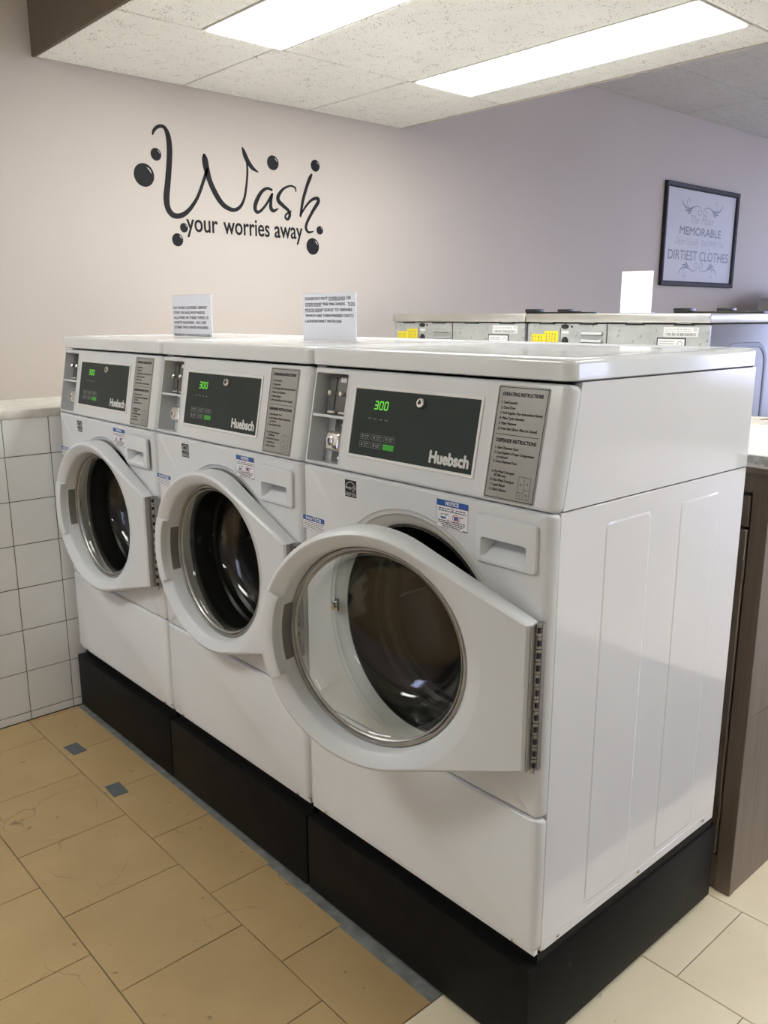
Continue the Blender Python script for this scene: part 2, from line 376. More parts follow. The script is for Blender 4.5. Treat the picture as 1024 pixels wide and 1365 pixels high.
mt = box('floor_mat', 0.287, 1.70, -0.9, 1.945, 0.0003, 0.006, 0.002, 1)
tag(ob('floor_mat', mt, 'mat'), 'dark grey brown floor mat beside the nearest washer, mirrored in its side', 'mat')
# ---- left wall, full length, with a tiled half wall and ledge in front of it
wl = ob('wall_left', box('wall_left', XL-0.15, XL, YF, YB, -0.1, ZH+0.15), 'wall'); tag(wl, 'cream painted wall with black vinyl lettering', kind='structure')
hw = ob('wall_tiled', box('wall_tiled', XL, XT-0.003, YF, 1.45, -0.003, 1.062), 'grout'); tag(hw, 'half wall faced with square white glazed tiles', kind='structure')
P6 = 0.153
tm = {}
zl = [0.0, 0.0305] + [0.0305+0.1515*k for k in range(1, 8)]
for i in range(-7, 3):
    ya = -0.0225+P6*(i-1); yb = ya+P6
    for z0, z1 in zip(zl, zl[1:]):
        hk = round(z1-z0, 4)
        if hk not in tm:
            bm = bmesh.new(); addbox(bm, -0.008, 0.0, 0.0012, P6-0.0012, 0.0012, hk-0.0012)
            fr = [e for e in bm.edges if all(v_.co.x > -1e-6 for v_ in e.verts)]
            bmesh.ops.bevel(bm, geom=fr, offset=0.0018, segments=2, affect='EDGES'); tm[hk] = finish('tile', bm)
        ob('tile', tm[hk], 'wtile', hw, loc=(XT + random.uniform(-0.0004, 0.0004), ya, z0))
tag(ob('trim_1', box('trim_1', XL, XT+0.004, YF, 1.45, 1.064, 1.093, 0.004), 'ledge'), 'pale marbled ledge capping the tiled half wall', kind='structure')

# ---- other walls
def wall_with_window(name, along, pos, a0, a1, w, outward):
    (wa0, wa1, z0, z1) = w; p0, p1 = (pos, pos+0.15)
    L_ = [(a0, wa0, -0.1, ZH+0.15), (wa1, a1, -0.1, ZH+0.15), (wa0, wa1, -0.1, z0), (wa0, wa1, z1, ZH+0.15)]
    return boxes(name, [(p[0], p[1], p0, p1, p[2], p[3]) if along == 'x' else (p0, p1, p[0], p[1], p[2], p[3]) for p in L_])
tag(ob('wall_back', wall_with_window('wall_back', 'x', YB, XL, XR, WB, 1), 'wall'), 'far wall with a wide shop window', kind='structure')
tag(ob('wall_right', wall_with_window('wall_right', 'y', XR, YF, YB, WR, 1), 'wall'), 'right wall with a wide shop window', kind='structure')
tag(ob('wall_front', wall_with_window('wall_front', 'x', YF-0.15, XL, XR, WF, -1), 'wall'), 'wall behind the camera', kind='structure')
def window(name, along, pos, w, n, lb):
    a0, a1, z0, z1 = w
    e = empty(name); tag(e, lb, kind='structure'); t = 0.05
    def bx(nm, p, q, r_, s_, d0, d1, m_): ob(nm, box(nm, p, q, pos+d0, pos+d1, r_, s_) if along == 'x' else box(nm, pos+d0, pos+d1, p, q, r_, s_), m_, e)
    bx('frame_rail', a0, a1, z0, z0+t, 0.03, 0.10, 'frame_alu'); bx('frame_rail', a0, a1, z1-t, z1, 0.03, 0.10, 'frame_alu')
    for k in range(n+1):
        c_ = a0+t/2+(a1-a0-t)*k/n; bx('frame_post', c_-t/2, c_+t/2, z0+t, z1-t, 0.03, 0.10, 'frame_alu')
        if k < n: bx('pane', c_+t/2, a0+t/2+(a1-a0-t)*(k+1)/n-t/2, z0+t, z1-t, 0.062, 0.068, 'pane')
window('window_1', 'x', YB, WB, 3, 'wide shop window in the far wall')
window('window_2', 'y', XR, WR, 2, 'wide shop window in the right wall')
window('window_3', 'x', YF-0.13, WF, 1, 'window in the wall behind the camera')
tag(ob('ground', box('ground', -14, 18, -14, 22, -0.4, -0.13), 'asphalt'), 'pavement outside the windows', kind='structure')

# ---- ceilings
ceil = ob('ceiling', box('ceiling', XL, XR, YF, YB, ZH+0.004, ZH+0.15), 'tbar'); tag(ceil, 'high suspended ceiling of pale boards', kind='structure')
xs = [XL, -1.93, -1.32, -0.71, -0.10, 0.51, 1.12, 1.73]; ys = [1.985, 2.19, 3.41, 4.63, 5.85, 7.07, YB]
for xa, xb in zip(xs, xs[1:]):
    for ya, yb in zip(ys, ys[1:]):
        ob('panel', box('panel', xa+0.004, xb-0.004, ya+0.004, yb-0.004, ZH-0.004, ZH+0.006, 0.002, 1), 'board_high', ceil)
ZS, Y0, Y1 = 2.296, 0.193, 1.975
sof = ob('ceiling_soffit', boxes('ceiling_soffit', [(XL, XR, Y0, Y1, ZS+0.02, ZH)]), 'brown_face'); tag(sof, 'lowered ceiling strip above the washers with a dark front face', kind='structure')
ob('face_board', box('face_board', XL, XR, Y0-0.012, Y0, ZS-0.004, ZH), 'brown_face', sof)
ob('face_board', box('face_board', XL, XR, Y1, Y1+0.012, ZS-0.004, ZH), 'wall', sof)
bars = []
def panel(xa, xb, ya, yb):
    dz = random.uniform(-0.0008, 0.0008)
    ob('panel', box('panel', xa+0.0035, xb-0.0035, ya+0.0035, yb-0.0035, ZS-0.002+dz, ZS+0.014, 0.0025, 1), 'board', sof)
def bar(xa, xb, ya, yb): ob('ceiling_bar', box('ceiling_bar', xa, xb, ya, yb, ZS-0.001, ZS+0.016), 'tbar', sof)
cx = [-1.83, -0.615, 0.60, 1.815, 3.03, XR]
for ya, yb in ((Y0, 0.778), (0.778, 1.410), (1.410, Y1)): panel(XL, cx[0], ya, yb)
rows = [(Y0, 0.484), (0.484, 0.806), (0.806, 1.424), (1.424, 1.768), (1.768, Y1)]
LIGHTS = []
for i, (xa, xb) in enumerate(zip(cx, cx[1:])):
    for j, (ya, yb) in enumerate(rows):
        if j in (1, 3) and i in (0, 2): LIGHTS.append((xa, xb, ya, yb, ZS)); continue
        panel(xa, xb, ya, yb)
def ceiling_light(xa, xb, ya, yb, z, label):
    t = empty('ceiling_light', ((xa+xb)/2, (ya+yb)/2, z)); tag(t, label, 'ceiling light', 'fluorescent panels in the ceiling')
    hx, hy = (xb-xa)/2-0.004, (yb-ya)/2-0.004; f = 0.010
    ob('diffuser', box('diffuser', -hx+f, hx-f, -hy+f, hy-f, -0.007, 0.006, 0.003, 1), 'diffuser', t)
    ob('housing', boxes('housing', [(-hx, hx, -hy, -hy+f, -0.003, 0.015), (-hx, hx, hy-f, hy, -0.003, 0.015), (-hx, -hx+f, -hy+f, hy-f, -0.003, 0.015), (hx-f, hx, -hy+f, hy-f, -0.003, 0.015)]), 'tbar', t)
lb = ['lit ceiling panel nearer the dark soffit face, cut by the top of the photo', 'lit ceiling panel nearer the mauve wall, seen whole', 'lit ceiling panel overhead nearer the dark soffit face', 'lit ceiling panel overhead nearer the high ceiling']
for q, l_ in zip(LIGHTS, lb): ceiling_light(*q, l_)
ceiling_light(-2.1, -0.9, -2.35, -1.60, ZH, 'unseen lit panel added over the aisle to brighten the washer fronts')  # out-of-view panel, added to brighten the washer fronts and aisle
ceiling_light(2.0, 3.2, -1.60, -1.30, ZH, 'unseen lit panel added at the right of the aisle for more light')  # second out-of-view panel, added for more light in the aisle

# ================================================================== WASHERS
W = 0.683
ZP, ZLS, ZU, ZD, ZT = 0.243, 0.522, 1.0817, 1.2915, 1.331
DX, DZ, XH = 0.345, 0.785, 0.665
SL = 0.039/0.2107; SN = math.sqrt(1+SL*SL)
CTRL = Matrix(((1, 0, 0, 0), (0, SL/SN, -1/SN, 0), (0, 1/SN, SL/SN, ZU), (0, 0, 0, 1)))   # control face: X right, Y up the slope, Z out
def hh(z): return z*SN
def framed(bm, x0, x1, z0, z1, r, steps, m_=None, cap=True):
    """stack of rounded rectangles (inset, out) in the plane, out along +Z of the plane"""
    loops = []
    for ins, out in steps:
        ix, iz = ins if isinstance(ins, tuple) else (ins, ins)
        loops.append([((m_ @ Vector((x, z, out))) if m_ else Vector((x, z, out))) for x, z in rrect(x0+ix, x1-ix, z0+iz, z1-iz, max(r-max(ix, iz), 0.0008))])
    loft(bm, loops, close_first=True, close_last=cap)
washer = empty('washing_machine', (-W, 0, 0))
# cabinet: back and base with the four side panels
bm = bmesh.new()
addbox(bm, 0.016, W-0.016, 0.655, 0.674, ZP, ZD); addbox(bm, 0.016, W-0.016, 0.03, 0.6545, ZP, ZP+0.01)
addbox(bm, 0.016, W-0.016, 0.09, 0.6545, ZU-0.01, ZU+0.002)
cab = ob('cabinet', finish('cabinet', bm), 'enamel', washer)
for z0, z1 in ((ZP, ZU-0.0015), (ZU+0.0015, ZD)):
    for xa, xb in ((0.0015, 0.016), (W-0.016, W-0.0015)):
        bm = bmesh.new()
        if z0 < 1: addbox(bm, xa, xb, 0.0235, 0.675, z0, z1, 0.0012, 1)
        else: loft(bm, [[(x, y, z) for y, z in ((0.028, z0), (0.675, z0), (0.675, z1), (0.064, z1))] for x in (xa, xb)], True, True)
        ob('side_panel', finish('side_panel', bm), 'enamel', cab)
for side in (0, 1):
    for ya, yb in ((0.155, 0.303), (0.410, 0.564)):
        bm = bmesh.new(); x = W-0.0016 if side else 0.0016; sg = 1 if side else -1
        loops = [[(x+sg*o_, y, z) for y, z in rrect(ya+i_, yb-i_, 0.275+i_, 1.043-i_, 0.012)] for i_, o_ in ((0, 0), (0.004, 0.0013), (0.007, 0.0013))]
        loft(bm, loops, False, True); ob('embossed_panel', finish('embossed_panel', bm, 15), 'enamel', cab)
ob('side_hem', box('side_hem', W-0.003, W-0.0006, 0.030, 0.672, ZP, 0.263, 0.0008, 1), 'enamel', cab)
screw = cyl('screw', [(0.0045, 0.0), (0.0045, 0.002), (0.003, 0.003)], 'x', 10)
# front plate with the door opening and the dispenser opening
ang = []
rect = rrect(0.002, W-0.002, ZLS+0.003, ZU-0.0015, 0.010, 6, 20)
def plate_loop(ix, iz, y): return [(x, y, z) for x, z in rrect(0.002+ix, W-0.002-ix, ZLS+0.003+iz, ZU-0.0015-iz, max(0.010-max(ix, iz), 0.001), 6, 20)]
A = [math.atan2(z-DZ, x-DX) for x, z in rect]
def ring_loop(r, y): return [(DX+r*math.cos(a), y, DZ+r*math.sin(a)) for a in A]
bm = bmesh.new()
loft(bm, [plate_loop(0, 0, 0.0225), plate_loop(0, 0, 0.0205), plate_loop(0.0012, 0, 0.0135), plate_loop(0.0042, 0.0006, 0.0070), plate_loop(0.009, 0.0022, 0.0026), plate_loop(0.018, 0.005, 0.0),
          ring_loop(0.248, 0.0), ring_loop(0.246, 0.002), ring_loop(0.238, 0.003), ring_loop(0.236, 0.006), ring_loop(0.226, 0.010), ring_loop(0.216, 0.018), ring_loop(0.212, 0.0225)], ring=True)
fp = finish('front_panel', bm)
fp = boolean(fp, box('c', 0.530, 0.640, -0.02, 0.05, 0.978, 1.024))
ob('front_panel', fp, 'control', washer)
# door seal, drum
bm = bmesh.new(); revolve(bm, [(0.214, 0.020), (0.209, 0.018), (0.204, 0.030), (0.2045, 0.050), (0.2005, 0.056), (0.201, 0.085), (0.195, 0.092), (0.195, 0.112), (0.187, 0.12), (0.189, 0.14), (0.212, 0.142), (0.216, 0.03)], 'y', 72, (DX, 0, DZ), True)
ob('door_seal', finish('door_seal', bm), 'rubber', washer)
bm = bmesh.new(); revolve(bm, [(0.192, 0.145), (0.245, 0.155), (0.25, 0.17), (0.25, 0.53), (0.235, 0.56), (0.06, 0.545), (1e-5, 0.535)], 'y', 64, (DX, 0, DZ))
drum = ob('drum', finish('drum', bm), 'steel', washer)
for k in range(3):
    a = R(90+120*k); bm = bmesh.new()
    loops = [[(s_*hw_*1.0, y, -0.25+h_) for s_, hw_, h_ in ((-1, 0.035, 0.004), (-0.5, 0.03, 0.035), (0.5, 0.03, 0.035), (1, 0.035, 0.004))] for y in (0.2, 0.5)]
    loft(bm, loops, True, True); me = finish('lifter', bm); ob('lifter', me, 'steel', drum, mtx=Matrix.Translation((DX, 0, DZ)) @ Matrix.Rotation(a, 4, 'Y'))
# lower access panel, flange and its screws
bm = bmesh.new(); framed(bm, 0.002, W-0.002, 0.250, ZLS, 0.010, [(0, -0.0225), (0, -0.0205), ((0.0012, 0), -0.0135), ((0.0042, 0.0006), -0.0070), ((0.009, 0.0022), -0.0026), ((0.018, 0.0050), 0.0)], FRONT)
ob('lower_panel', finish('lower_panel', bm), 'lower', washer)
fl = ob('bottom_flange', box('bottom_flange', 0.006, W-0.006, 0.010, 0.020, 0.238, 0.2495), 'enamel', washer)
s2 = cyl('screw', [(0.0045, 0.0), (0.0045, -0.002), (0.003, -0.003)], 'y', 10)
for x in (0.055, W-0.055): ob('screw', s2, 'chrome', fl, loc=(x, 0.010, 0.2435))
# control housing
H0, H1 = hh(0.0015), hh(ZD-ZU-0.0015)
bm = bmesh.new(); framed(bm, 0.002, W-0.002, H0, H1, 0.012, [(0, -0.027), (0, -0.0205), ((0.0012, 0), -0.0135), ((0.0042, 0.0006), -0.0070), ((0.009, 0.0022), -0.0026), ((0.018, 0.0050), 0.0)], CTRL)
cp = finish('control_panel', bm)
bm = bmesh.new(); framed(bm, 0.019, 0.127, hh(0.009), hh(0.197), 0.004, [(0, -0.04), (0, 0.02)], CTRL); cut = finish('c', bm)
ctrl = ob('control_panel', boolean(cp, cut), 'control', washer)
# coin recess
bm = bmesh.new()
loops = [[CTRL @ Vector((x, h, d)) for x, h in rrect(0.017+i_, 0.129-i_, hh(0.007)+i_, hh(0.199)-i_, 0.004)] for i_, d in ((0.0, 0.0008), (0.003, 0.0008), (0.003, -0.048))]
loft(bm, loops, False, True)
rec = ob('coin_recess', finish('coin_recess', bm), 'plastic', washer)
def slab(x0, x1, h0, h1, d0, d1, bev=0.0, seg=2):
    bm = bmesh.new(); addbox(bm, x0, x1, h0, h1, d0, d1, bev, seg); bmesh.ops.transform(bm, matrix=CTRL, verts=bm.verts); return finish('slab', bm)
def part(name, me, m_, parent): me.name = name; return ob(name, me, m_, parent)
part('shelf', slab(0.020, 0.126, hh(0.104), hh(0.110), -0.047, -0.0005, 0.001, 1), 'plastic', rec)
cs = part('coin_slide', slab(0.036, 0.126, hh(0.111), hh(0.196), -0.045, -0.022, 0.002), 'coin', rec)
for x in (0.062, 0.098):
    part('coin_slot', slab(x, x+0.004, hh(0.122), hh(0.190), -0.023, -0.0212), 'darkgap', rec)
    bm = bmesh.new(); revolve(bm, [(1e-5, -0.022), (0.004, -0.022), (0.004, -0.010), (0.0065, -0.008), (0.0065, -0.003), (0.004, -0.001), (1e-5, -0.001)], 'z', 16, (x+0.004, hh(0.156), 0)); bmesh.ops.transform(bm, matrix=CTRL, verts=bm.verts)
    part('coin_knob', finish('coin_knob', bm), 'chrome', rec)
    part('slide_foot', slab(x-0.011, x+0.013, hh(0.114), hh(0.119), -0.022, -0.014, 0.001, 1), 'chrome', rec)
part('slide_badge', slab(0.076, 0.096, hh(0.180), hh(0.190), -0.022, -0.0208, 0.0006, 1), 'label_white', rec)
part('back_plate', slab(0.050, 0.126, hh(0.012), hh(0.103), -0.047, -0.042, 0.001, 1), 'coin', rec)
lk = part('lock_case', slab(0.062, 0.112, hh(0.036), hh(0.078), -0.042, -0.008, 0.009, 3), 'chrome', rec)
bm = bmesh.new(); revolve(bm, [(1e-5, -0.009), (0.011, -0.009), (0.011, -0.006), (0.009, -0.005), (1e-5, -0.005)], 'z', 20, (0.080, hh(0.057), 0)); bmesh.ops.transform(bm, matrix=CTRL, verts=bm.verts)
part('lock_barrel', finish('lock_barrel', bm), 'chrome', rec)
part('keyhole', slab(0.0775, 0.0825, hh(0.052), hh(0.062), -0.0055, -0.0045), 'darkgap', rec)
for h in (0.022, 0.092):
    bm = bmesh.new(); revolve(bm, [(1e-5, -0.042), (0.005, -0.042), (0.004, -0.038), (1e-5, -0.0365)], 'z', 14, (0.078, hh(h), 0)); bmesh.ops.transform(bm, matrix=CTRL, verts=bm.verts)
    part('bolt', finish('bolt', bm), 'chrome', rec)
# display
bm = bmesh.new(); framed(bm, 0.151, 0.503, hh(0.033), hh(0.177), 0.004, [(0, -0.002), (0, 0.0012), (0.001, 0.002), (0.0058, 0.002), (0.0065, 0.0006)], CTRL)
ob('display_bezel', finish('display_bezel', bm), 'bezel', ctrl)
dp = part('display_panel', slab(0.1576, 0.4964, hh(0.0396), hh(0.1704), -0.001, 0.0009), 'display', washer)
def prn(p, name, z, m_, parent, mtx): me = p.mesh(name); me.transform(mtx @ Matrix.Translation((0, 0, z))); return ob(name, me, m_, parent)
# seven segment 300
p = Print(); SEG = {'a': (0, 2, 1, 2), 'b': (1, 2, 1, 1), 'c': (1, 1, 1, 0), 'd': (0, 0, 1, 0), 'e': (0, 1, 0, 0), 'f': (0, 2, 0, 1), 'g': (0, 1, 1, 1)}
for k, sg in enumerate(('abcdg', 'abcdef', 'abcdef')):
    ox, oy, sw, sh = 0.2185+k*0.0145, hh(0.1335), 0.0088, 0.0075
    for s_ in sg:
        a = SEG[s_]; x0, y0_, x1, y1_ = ox+a[0]*sw, oy+a[1]*sh, ox+a[2]*sw, oy+a[3]*sh; sk = 0.14
        pts = [(x0+(y0_-oy)*sk, y0_), (x1+(y1_-oy)*sk, y1_)]; p.line(pts, (0.0027, 0.0027))
prn(p, 'digits', 0.0013, 'green', dp, CTRL)
for k in range(4): prn(Print().rect(0.204+k*0.0165, 0.213+k*0.0165, hh(0.1135-0.0003*k), hh(0.1152-0.0003*k)), 'indicator_mark', 0.0012, 'print_grey', dp, CTRL)
for r_ in range(2):
    for c_ in range(3):
        x0, y0_ = 0.187+c_*0.0355, hh(0.072-r_*0.0155); p = Print()
        if r_ == 1 and c_ == 2: prn(p.rect(x0, x0+0.031, y0_, y0_+0.0115), 'start_button', 0.0013, 'greenbtn', dp, CTRL); continue
        p.frame(x0, x0+0.031, y0_, y0_+0.0115, 0.0008); p.rect(x0+0.005, x0+0.0095, y0_+0.003, y0_+0.009); p.rect(x0+0.013, x0+0.027, y0_+0.0065, y0_+0.0085); p.rect(x0+0.013, x0+0.024, y0_+0.003, y0_+0.0045)
        prn(p, 'button', 0.0012, 'print_grey', dp, CTRL)
p = Print().text('Huebsch', 0.3895, hh(0.0495), 0.0215, width=0.097, fat=0.0014, res=3); prn(p, 'lettering', 0.0013, 'print_light', dp, CTRL)
bm = bmesh.new(); revolve(bm, [(1e-5, 0), (0.0095, 0), (0.0095, 0.006), (0.0080, 0.008), (0.0045, 0.008), (0.0045, 0.005), (1e-5, 0.005)], 'z', 24, (0.350, hh(0.1535), 0)); bmesh.ops.transform(bm, matrix=CTRL, verts=bm.verts)
part('key_lock', finish('key_lock', bm), 'chrome', dp)
part('key_slot', slab(0.3485, 0.3515, hh(0.1525), hh(0.1600), 0.0052, 0.0084), 'darkgap', dp)
# instruction plate
bm = bmesh.new(); framed(bm, 0.531, 0.641, hh(0.007), hh(0.199), 0.004, [(0, -0.001), (0, 0.0008), (0.0006, 0.0010)], CTRL)
ip = ob('instruction_plate', finish('instruction_plate', bm), 'plate', washer)
p = Print(); x0 = 0.531; T_ = lambda z: hh(z)
p.frame(0.5335, 0.6385, hh(0.0095), hh(0.1965), 0.0013)
p.text('OPERATING INSTRUCTIONS', 0.5425, T_(0.1815), 0.0062, width=0.086, fat=0.0003)
for k, s_ in enumerate(('1. Load Laundry', '2. Close Door', '3. Add Supplies (See Instructions Below)', '4. Make Cycle Selection', '5. Make Payment', '6. Press Start (Door Must be Closed)')):
    p.text(s_, 0.5425, T_(0.1685-k*0.0088), 0.0046, xs=0.84, fat=0.00015)
p.rect(0.540, 0.632, T_(0.1165), T_(0.1173))
p.text('DISPENSER INSTRUCTIONS', 0.5425, T_(0.1040), 0.0062, width=0.086, fat=0.0003)
for s_, z in (('1. Open Dispenser Door', 0.0925), ('2. Load Supplies in Proper Compartment', 0.0840), ('    as Indicated', 0.0768), ('3. Close Dispenser Door', 0.0690), ('A. Pre Wash Detergent', 0.0520), ('    (If Different)', 0.0455), ('B. Main Wash Detergent', 0.0375), ('C. Liquid Bleach', 0.0295), ('D. Fabric Softener', 0.0215)):
    p.text(s_, 0.5425+(0.006 if s_[0] == ' ' else 0), T_(z), 0.0046, xs=0.78, fat=0.00015)
p.frame(0.603, 0.629, T_(0.0145), T_(0.0515), 0.0006); p.rect(0.6157, 0.6163, T_(0.0145), T_(0.0515)); p.rect(0.603, 0.616, T_(0.0250), T_(0.0256)); p.rect(0.616, 0.629, T_(0.0300), T_(0.0306))
for s_, x, z in (('D', 0.6095, 0.0365), ('A', 0.6225, 0.0385), ('C', 0.6095, 0.0178), ('B', 0.6225, 0.0200)): p.text(s_, x, T_(z), 0.0042, align='c')
prn(p, 'lettering', 0.0014, 'print_black', ip, CTRL)
# dispenser drawer with scooped pull
bm = bmesh.new()
def dl(i_, y): return [(x, y, z) for x, z in rrect(0.520+i_, 0.657-i_, 0.973+i_, 1.060-i_, max(0.009-i_, 0.003))]
scoop = [(x, -0.0075, z) for x, z in rrect(0.534, 0.636, 0.981, 1.020, 0.006)]
sc2 = [(x, -0.0060, z) for x, z in rrect(0.5355, 0.6345, 0.9825, 1.0185, 0.005)]
deep = [(x+0.006*(z-0.984)/0.03, -0.004+0.038*(z-0.984)/0.028, z) for x, z in rrect(0.540, 0.630, 0.984, 1.012, 0.003)]
loft(bm, [dl(0, 0.0), dl(0, -0.004), dl(0.002, -0.0068), dl(0.005, -0.0075), scoop, sc2, deep], False, True)
drawer = ob('dispenser_drawer', finish('dispenser_drawer', bm), 'plastic', washer)
# stickers
def sticker(name, x0, x1, z0, z1, m_): return ob(name, box(name, x0, x1, -0.0006, 0.0, z0, z1), m_, washer)
st = sticker('notice_sticker', 0.420, 0.4985, 1.016, 1.0685, 'label_white')
prn(Print().rect(0.420, 0.4985, 1.0575, 1.0685), 'header', 0.0009, 'blue', st, FRONT)
prn(Print().text('NOTICE', 0.459, 1.0598, 0.0068, width=0.032, align='c', fat=0.0004), 'header_lettering', 0.0012, 'label_white', st, FRONT)
p = Print(); p.frame(0.4203, 0.4982, 1.0162, 1.0575, 0.0005)
for z, xa, xb in ((1.0515, 0.425, 0.455), (1.0515, 0.468, 0.492), (1.0475, 0.424, 0.495), (1.0290, 0.424, 0.446), (1.0290, 0.455, 0.492), (1.0255, 0.424, 0.492), (1.0220, 0.432, 0.486), (1.0185, 0.436, 0.480), (1.0165, 0.486, 0.497), (1.0415, 0.443, 0.450), (1.0405, 0.478, 0.487)):
    x = xa
    while x < xb:
        l_ = min(random.uniform(0.004, 0.009), xb-x); p.rect(x, x+l_, z, z+0.0017); x += l_+0.0012
p.line([(0.460+0.0022*math.cos(t), 1.0525+0.0022*math.sin(t)) for t in [PI*k/6 for k in range(13)]], [0.0012]*13)
p.line([(0.450+0.0022*math.cos(t), 1.030+0.0022*math.sin(t)) for t in [PI*k/6 for k in range(13)]], [0.0012]*13)
p.frame(0.431, 0.443, 1.0335, 1.0425, 0.0008)
prn(p, 'small_print', 0.0009, 'print_black', st, FRONT)
for q_ in ((0.4315, 0.4425, 1.034, 1.037), (0.464, 0.474, 1.034, 1.0415)): prn(Print().rect(*q_), 'blue_symbol', 0.0010, 'blue', st, FRONT)
p = Print().line([(0.469+0.0085*math.cos(t), 1.0375+0.0068*math.sin(t)) for t in [PI*k/12 for k in range(25)]], [0.0011]*25).line([(0.4625, 1.0425), (0.4755, 1.0325)], [0.0011]*2); prn(p, 'red_ring', 0.0012, 'red', st, FRONT)
st = sticker('small_notice_sticker', 0.005, 0.0815, 0.936, 0.9665, 'label_white')
prn(Print().rect(0.005, 0.0815, 0.9555, 0.9665), 'header', 0.0009, 'blue', st, FRONT)
prn(Print().text('NOTICE', 0.043, 0.9580, 0.0062, width=0.054, align='c', fat=0.0004), 'header_lettering', 0.0012, 'label_white', st, FRONT)
p = Print()
for z in (0.9515, 0.9475, 0.9435, 0.9395):
    x = 0.009
    while x < 0.077: l_ = random.uniform(0.005, 0.012); p.rect(x, min(x+l_, 0.078), z, z+0.0014); x += l_+0.0015
p.rect(0.005, 0.0815, 0.936, 0.9366)
prn(p, 'small_print', 0.0009, 'print_dim', st, FRONT)
st = sticker('energy_label', 0.153, 0.1885, 1.031, 1.0665, 'label_black')
p = Print(); p.line([(0.171+0.0155*math.cos(t), 1.0475+0.0150*math.sin(t)) for t in [PI*(0.02+0.96*k/16) for k in range(17)]], [0.0013]*17)
st5 = [(0.1795+(0.0062 if k % 2 == 0 else 0.0028)*math.cos(R(90+36*k)), 1.0485+(0.0066 if k % 2 == 0 else 0.003)*math.sin(R(90+36*k))) for k in range(11)]
p.line(st5, [0.0010]*11); p.text('energy', 0.156, 1.0480, 0.0062, width=0.018, shear=0.3)
p.rect(0.1545, 0.187, 1.0395, 1.0402); p.text('ENERGY STAR', 0.1545, 1.0333, 0.0046, width=0.0325)
prn(p, 'lettering', 0.0009, 'label_white', st, FRONT)
# lid
bm = bmesh.new()
lx0, lx1, ly0, ly1 = 0.0006, W-0.0006, 0.031, 0.682
steps = [(0.003, 1.2935), (0.0, 1.2955), (0.0, 1.3205), (0.0010, 1.3250), (0.0035, 1.3285), (0.008, 1.3304), (0.016, 1.331), (0.050, 1.331), (0.056, 1.3285), (0.060, 1.328)]
loft(bm, [[(x, y, z) for x, y in rrect(lx0+i_, lx1-i_, ly0+i_, ly1-i_, max(0.022-i_*0.5, 0.006))] for i_, z in steps], True, True)
ob('lid', finish('lid', bm, 50), 'lid', washer)
ob('lid_shadow_strip', box('lid_shadow_strip', 0.006, W-0.006, 0.055, 0.670, 1.2905, 1.2937), 'darkgap', washer)  # dark strip put in for the shadow line below the lid
# ---- door (origin on the hinge line)
UC = DX-XH
RO = 0.237; HZ0, HZ1 = -0.157, 0.113; HX = -UC
pts = [(RO*math.cos(2*PI*k/240), RO*math.sin(2*PI*k/240)) for k in range(240)] + [(HX, HZ0), (HX, HZ1)]
pts = sorted(pts)
def half(P):
    o = []
    for p_ in P:
        while len(o) > 1 and (o[-1][0]-o[-2][0])*(p_[1]-o[-2][1])-(o[-1][1]-o[-2][1])*(p_[0]-o[-2][0]) <= 0: o.pop()
        o.append(p_)
    return o
hull = half(pts)[:-1]+half(pts[::-1])[:-1]
def hull_r(a):
    d = (math.cos(a), math.sin(a)); n = len(hull)
    for i in range(n):
        p_, q_ = hull[i], hull[(i+1) % n]; ex, ey = q_[0]-p_[0], q_[1]-p_[1]
        den = d[0]*ey-d[1]*ex
        if abs(den) < 1e-12: continue
        t = (p_[0]*ey-p_[1]*ex)/den; s_ = (p_[0]*d[1]-p_[1]*d[0])/den
        if t > 0 and -1e-9 <= s_ <= 1+1e-9: return t
    return RO
PH = sorted([2*PI*k/132-PI for k in range(132)] + [math.atan2(HZ0, HX), math.atan2(HZ1, HX)])
HR = [hull_r(a) for a in PH]
def tk(u): return 0.030 + min(1, max(0, -u)/0.557)*0.038
def dloop(fr, fv):
    o = []
    for a, h in zip(PH, HR):
        r = fr(h); u = UC+r*math.cos(a); o.append((u, fv(tk(u)), r*math.sin(a)))
    return o
bm = bmesh.new()
loft(bm, [dloop(lambda h: h-0.002, lambda t: 0.0), dloop(lambda h: h, lambda t: -0.002), dloop(lambda h: h, lambda t: -t+0.012), dloop(lambda h: h-0.0030, lambda t: -t+0.004), dloop(lambda h: h-0.009, lambda t: -t),
          dloop(lambda h: min(0.2345, h-0.0105), lambda t: -t), dloop(lambda h: min(0.231, h-0.013), lambda t: -t+0.0012), dloop(lambda h: 0.2065, lambda t: -t+0.0125), dloop(lambda h: 0.2030, lambda t: -t+0.0160), dloop(lambda h: 0.2010, lambda t: -t+0.0200), dloop(lambda h: 0.1985, lambda t: -0.0165), dloop(lambda h: 0.197, lambda t: -0.010), dloop(lambda h: 0.197, lambda t: 0.0)], ring=True)
door = ob('door', finish('door', bm, 32), 'plastic', washer, loc=(XH, -0.005, DZ))
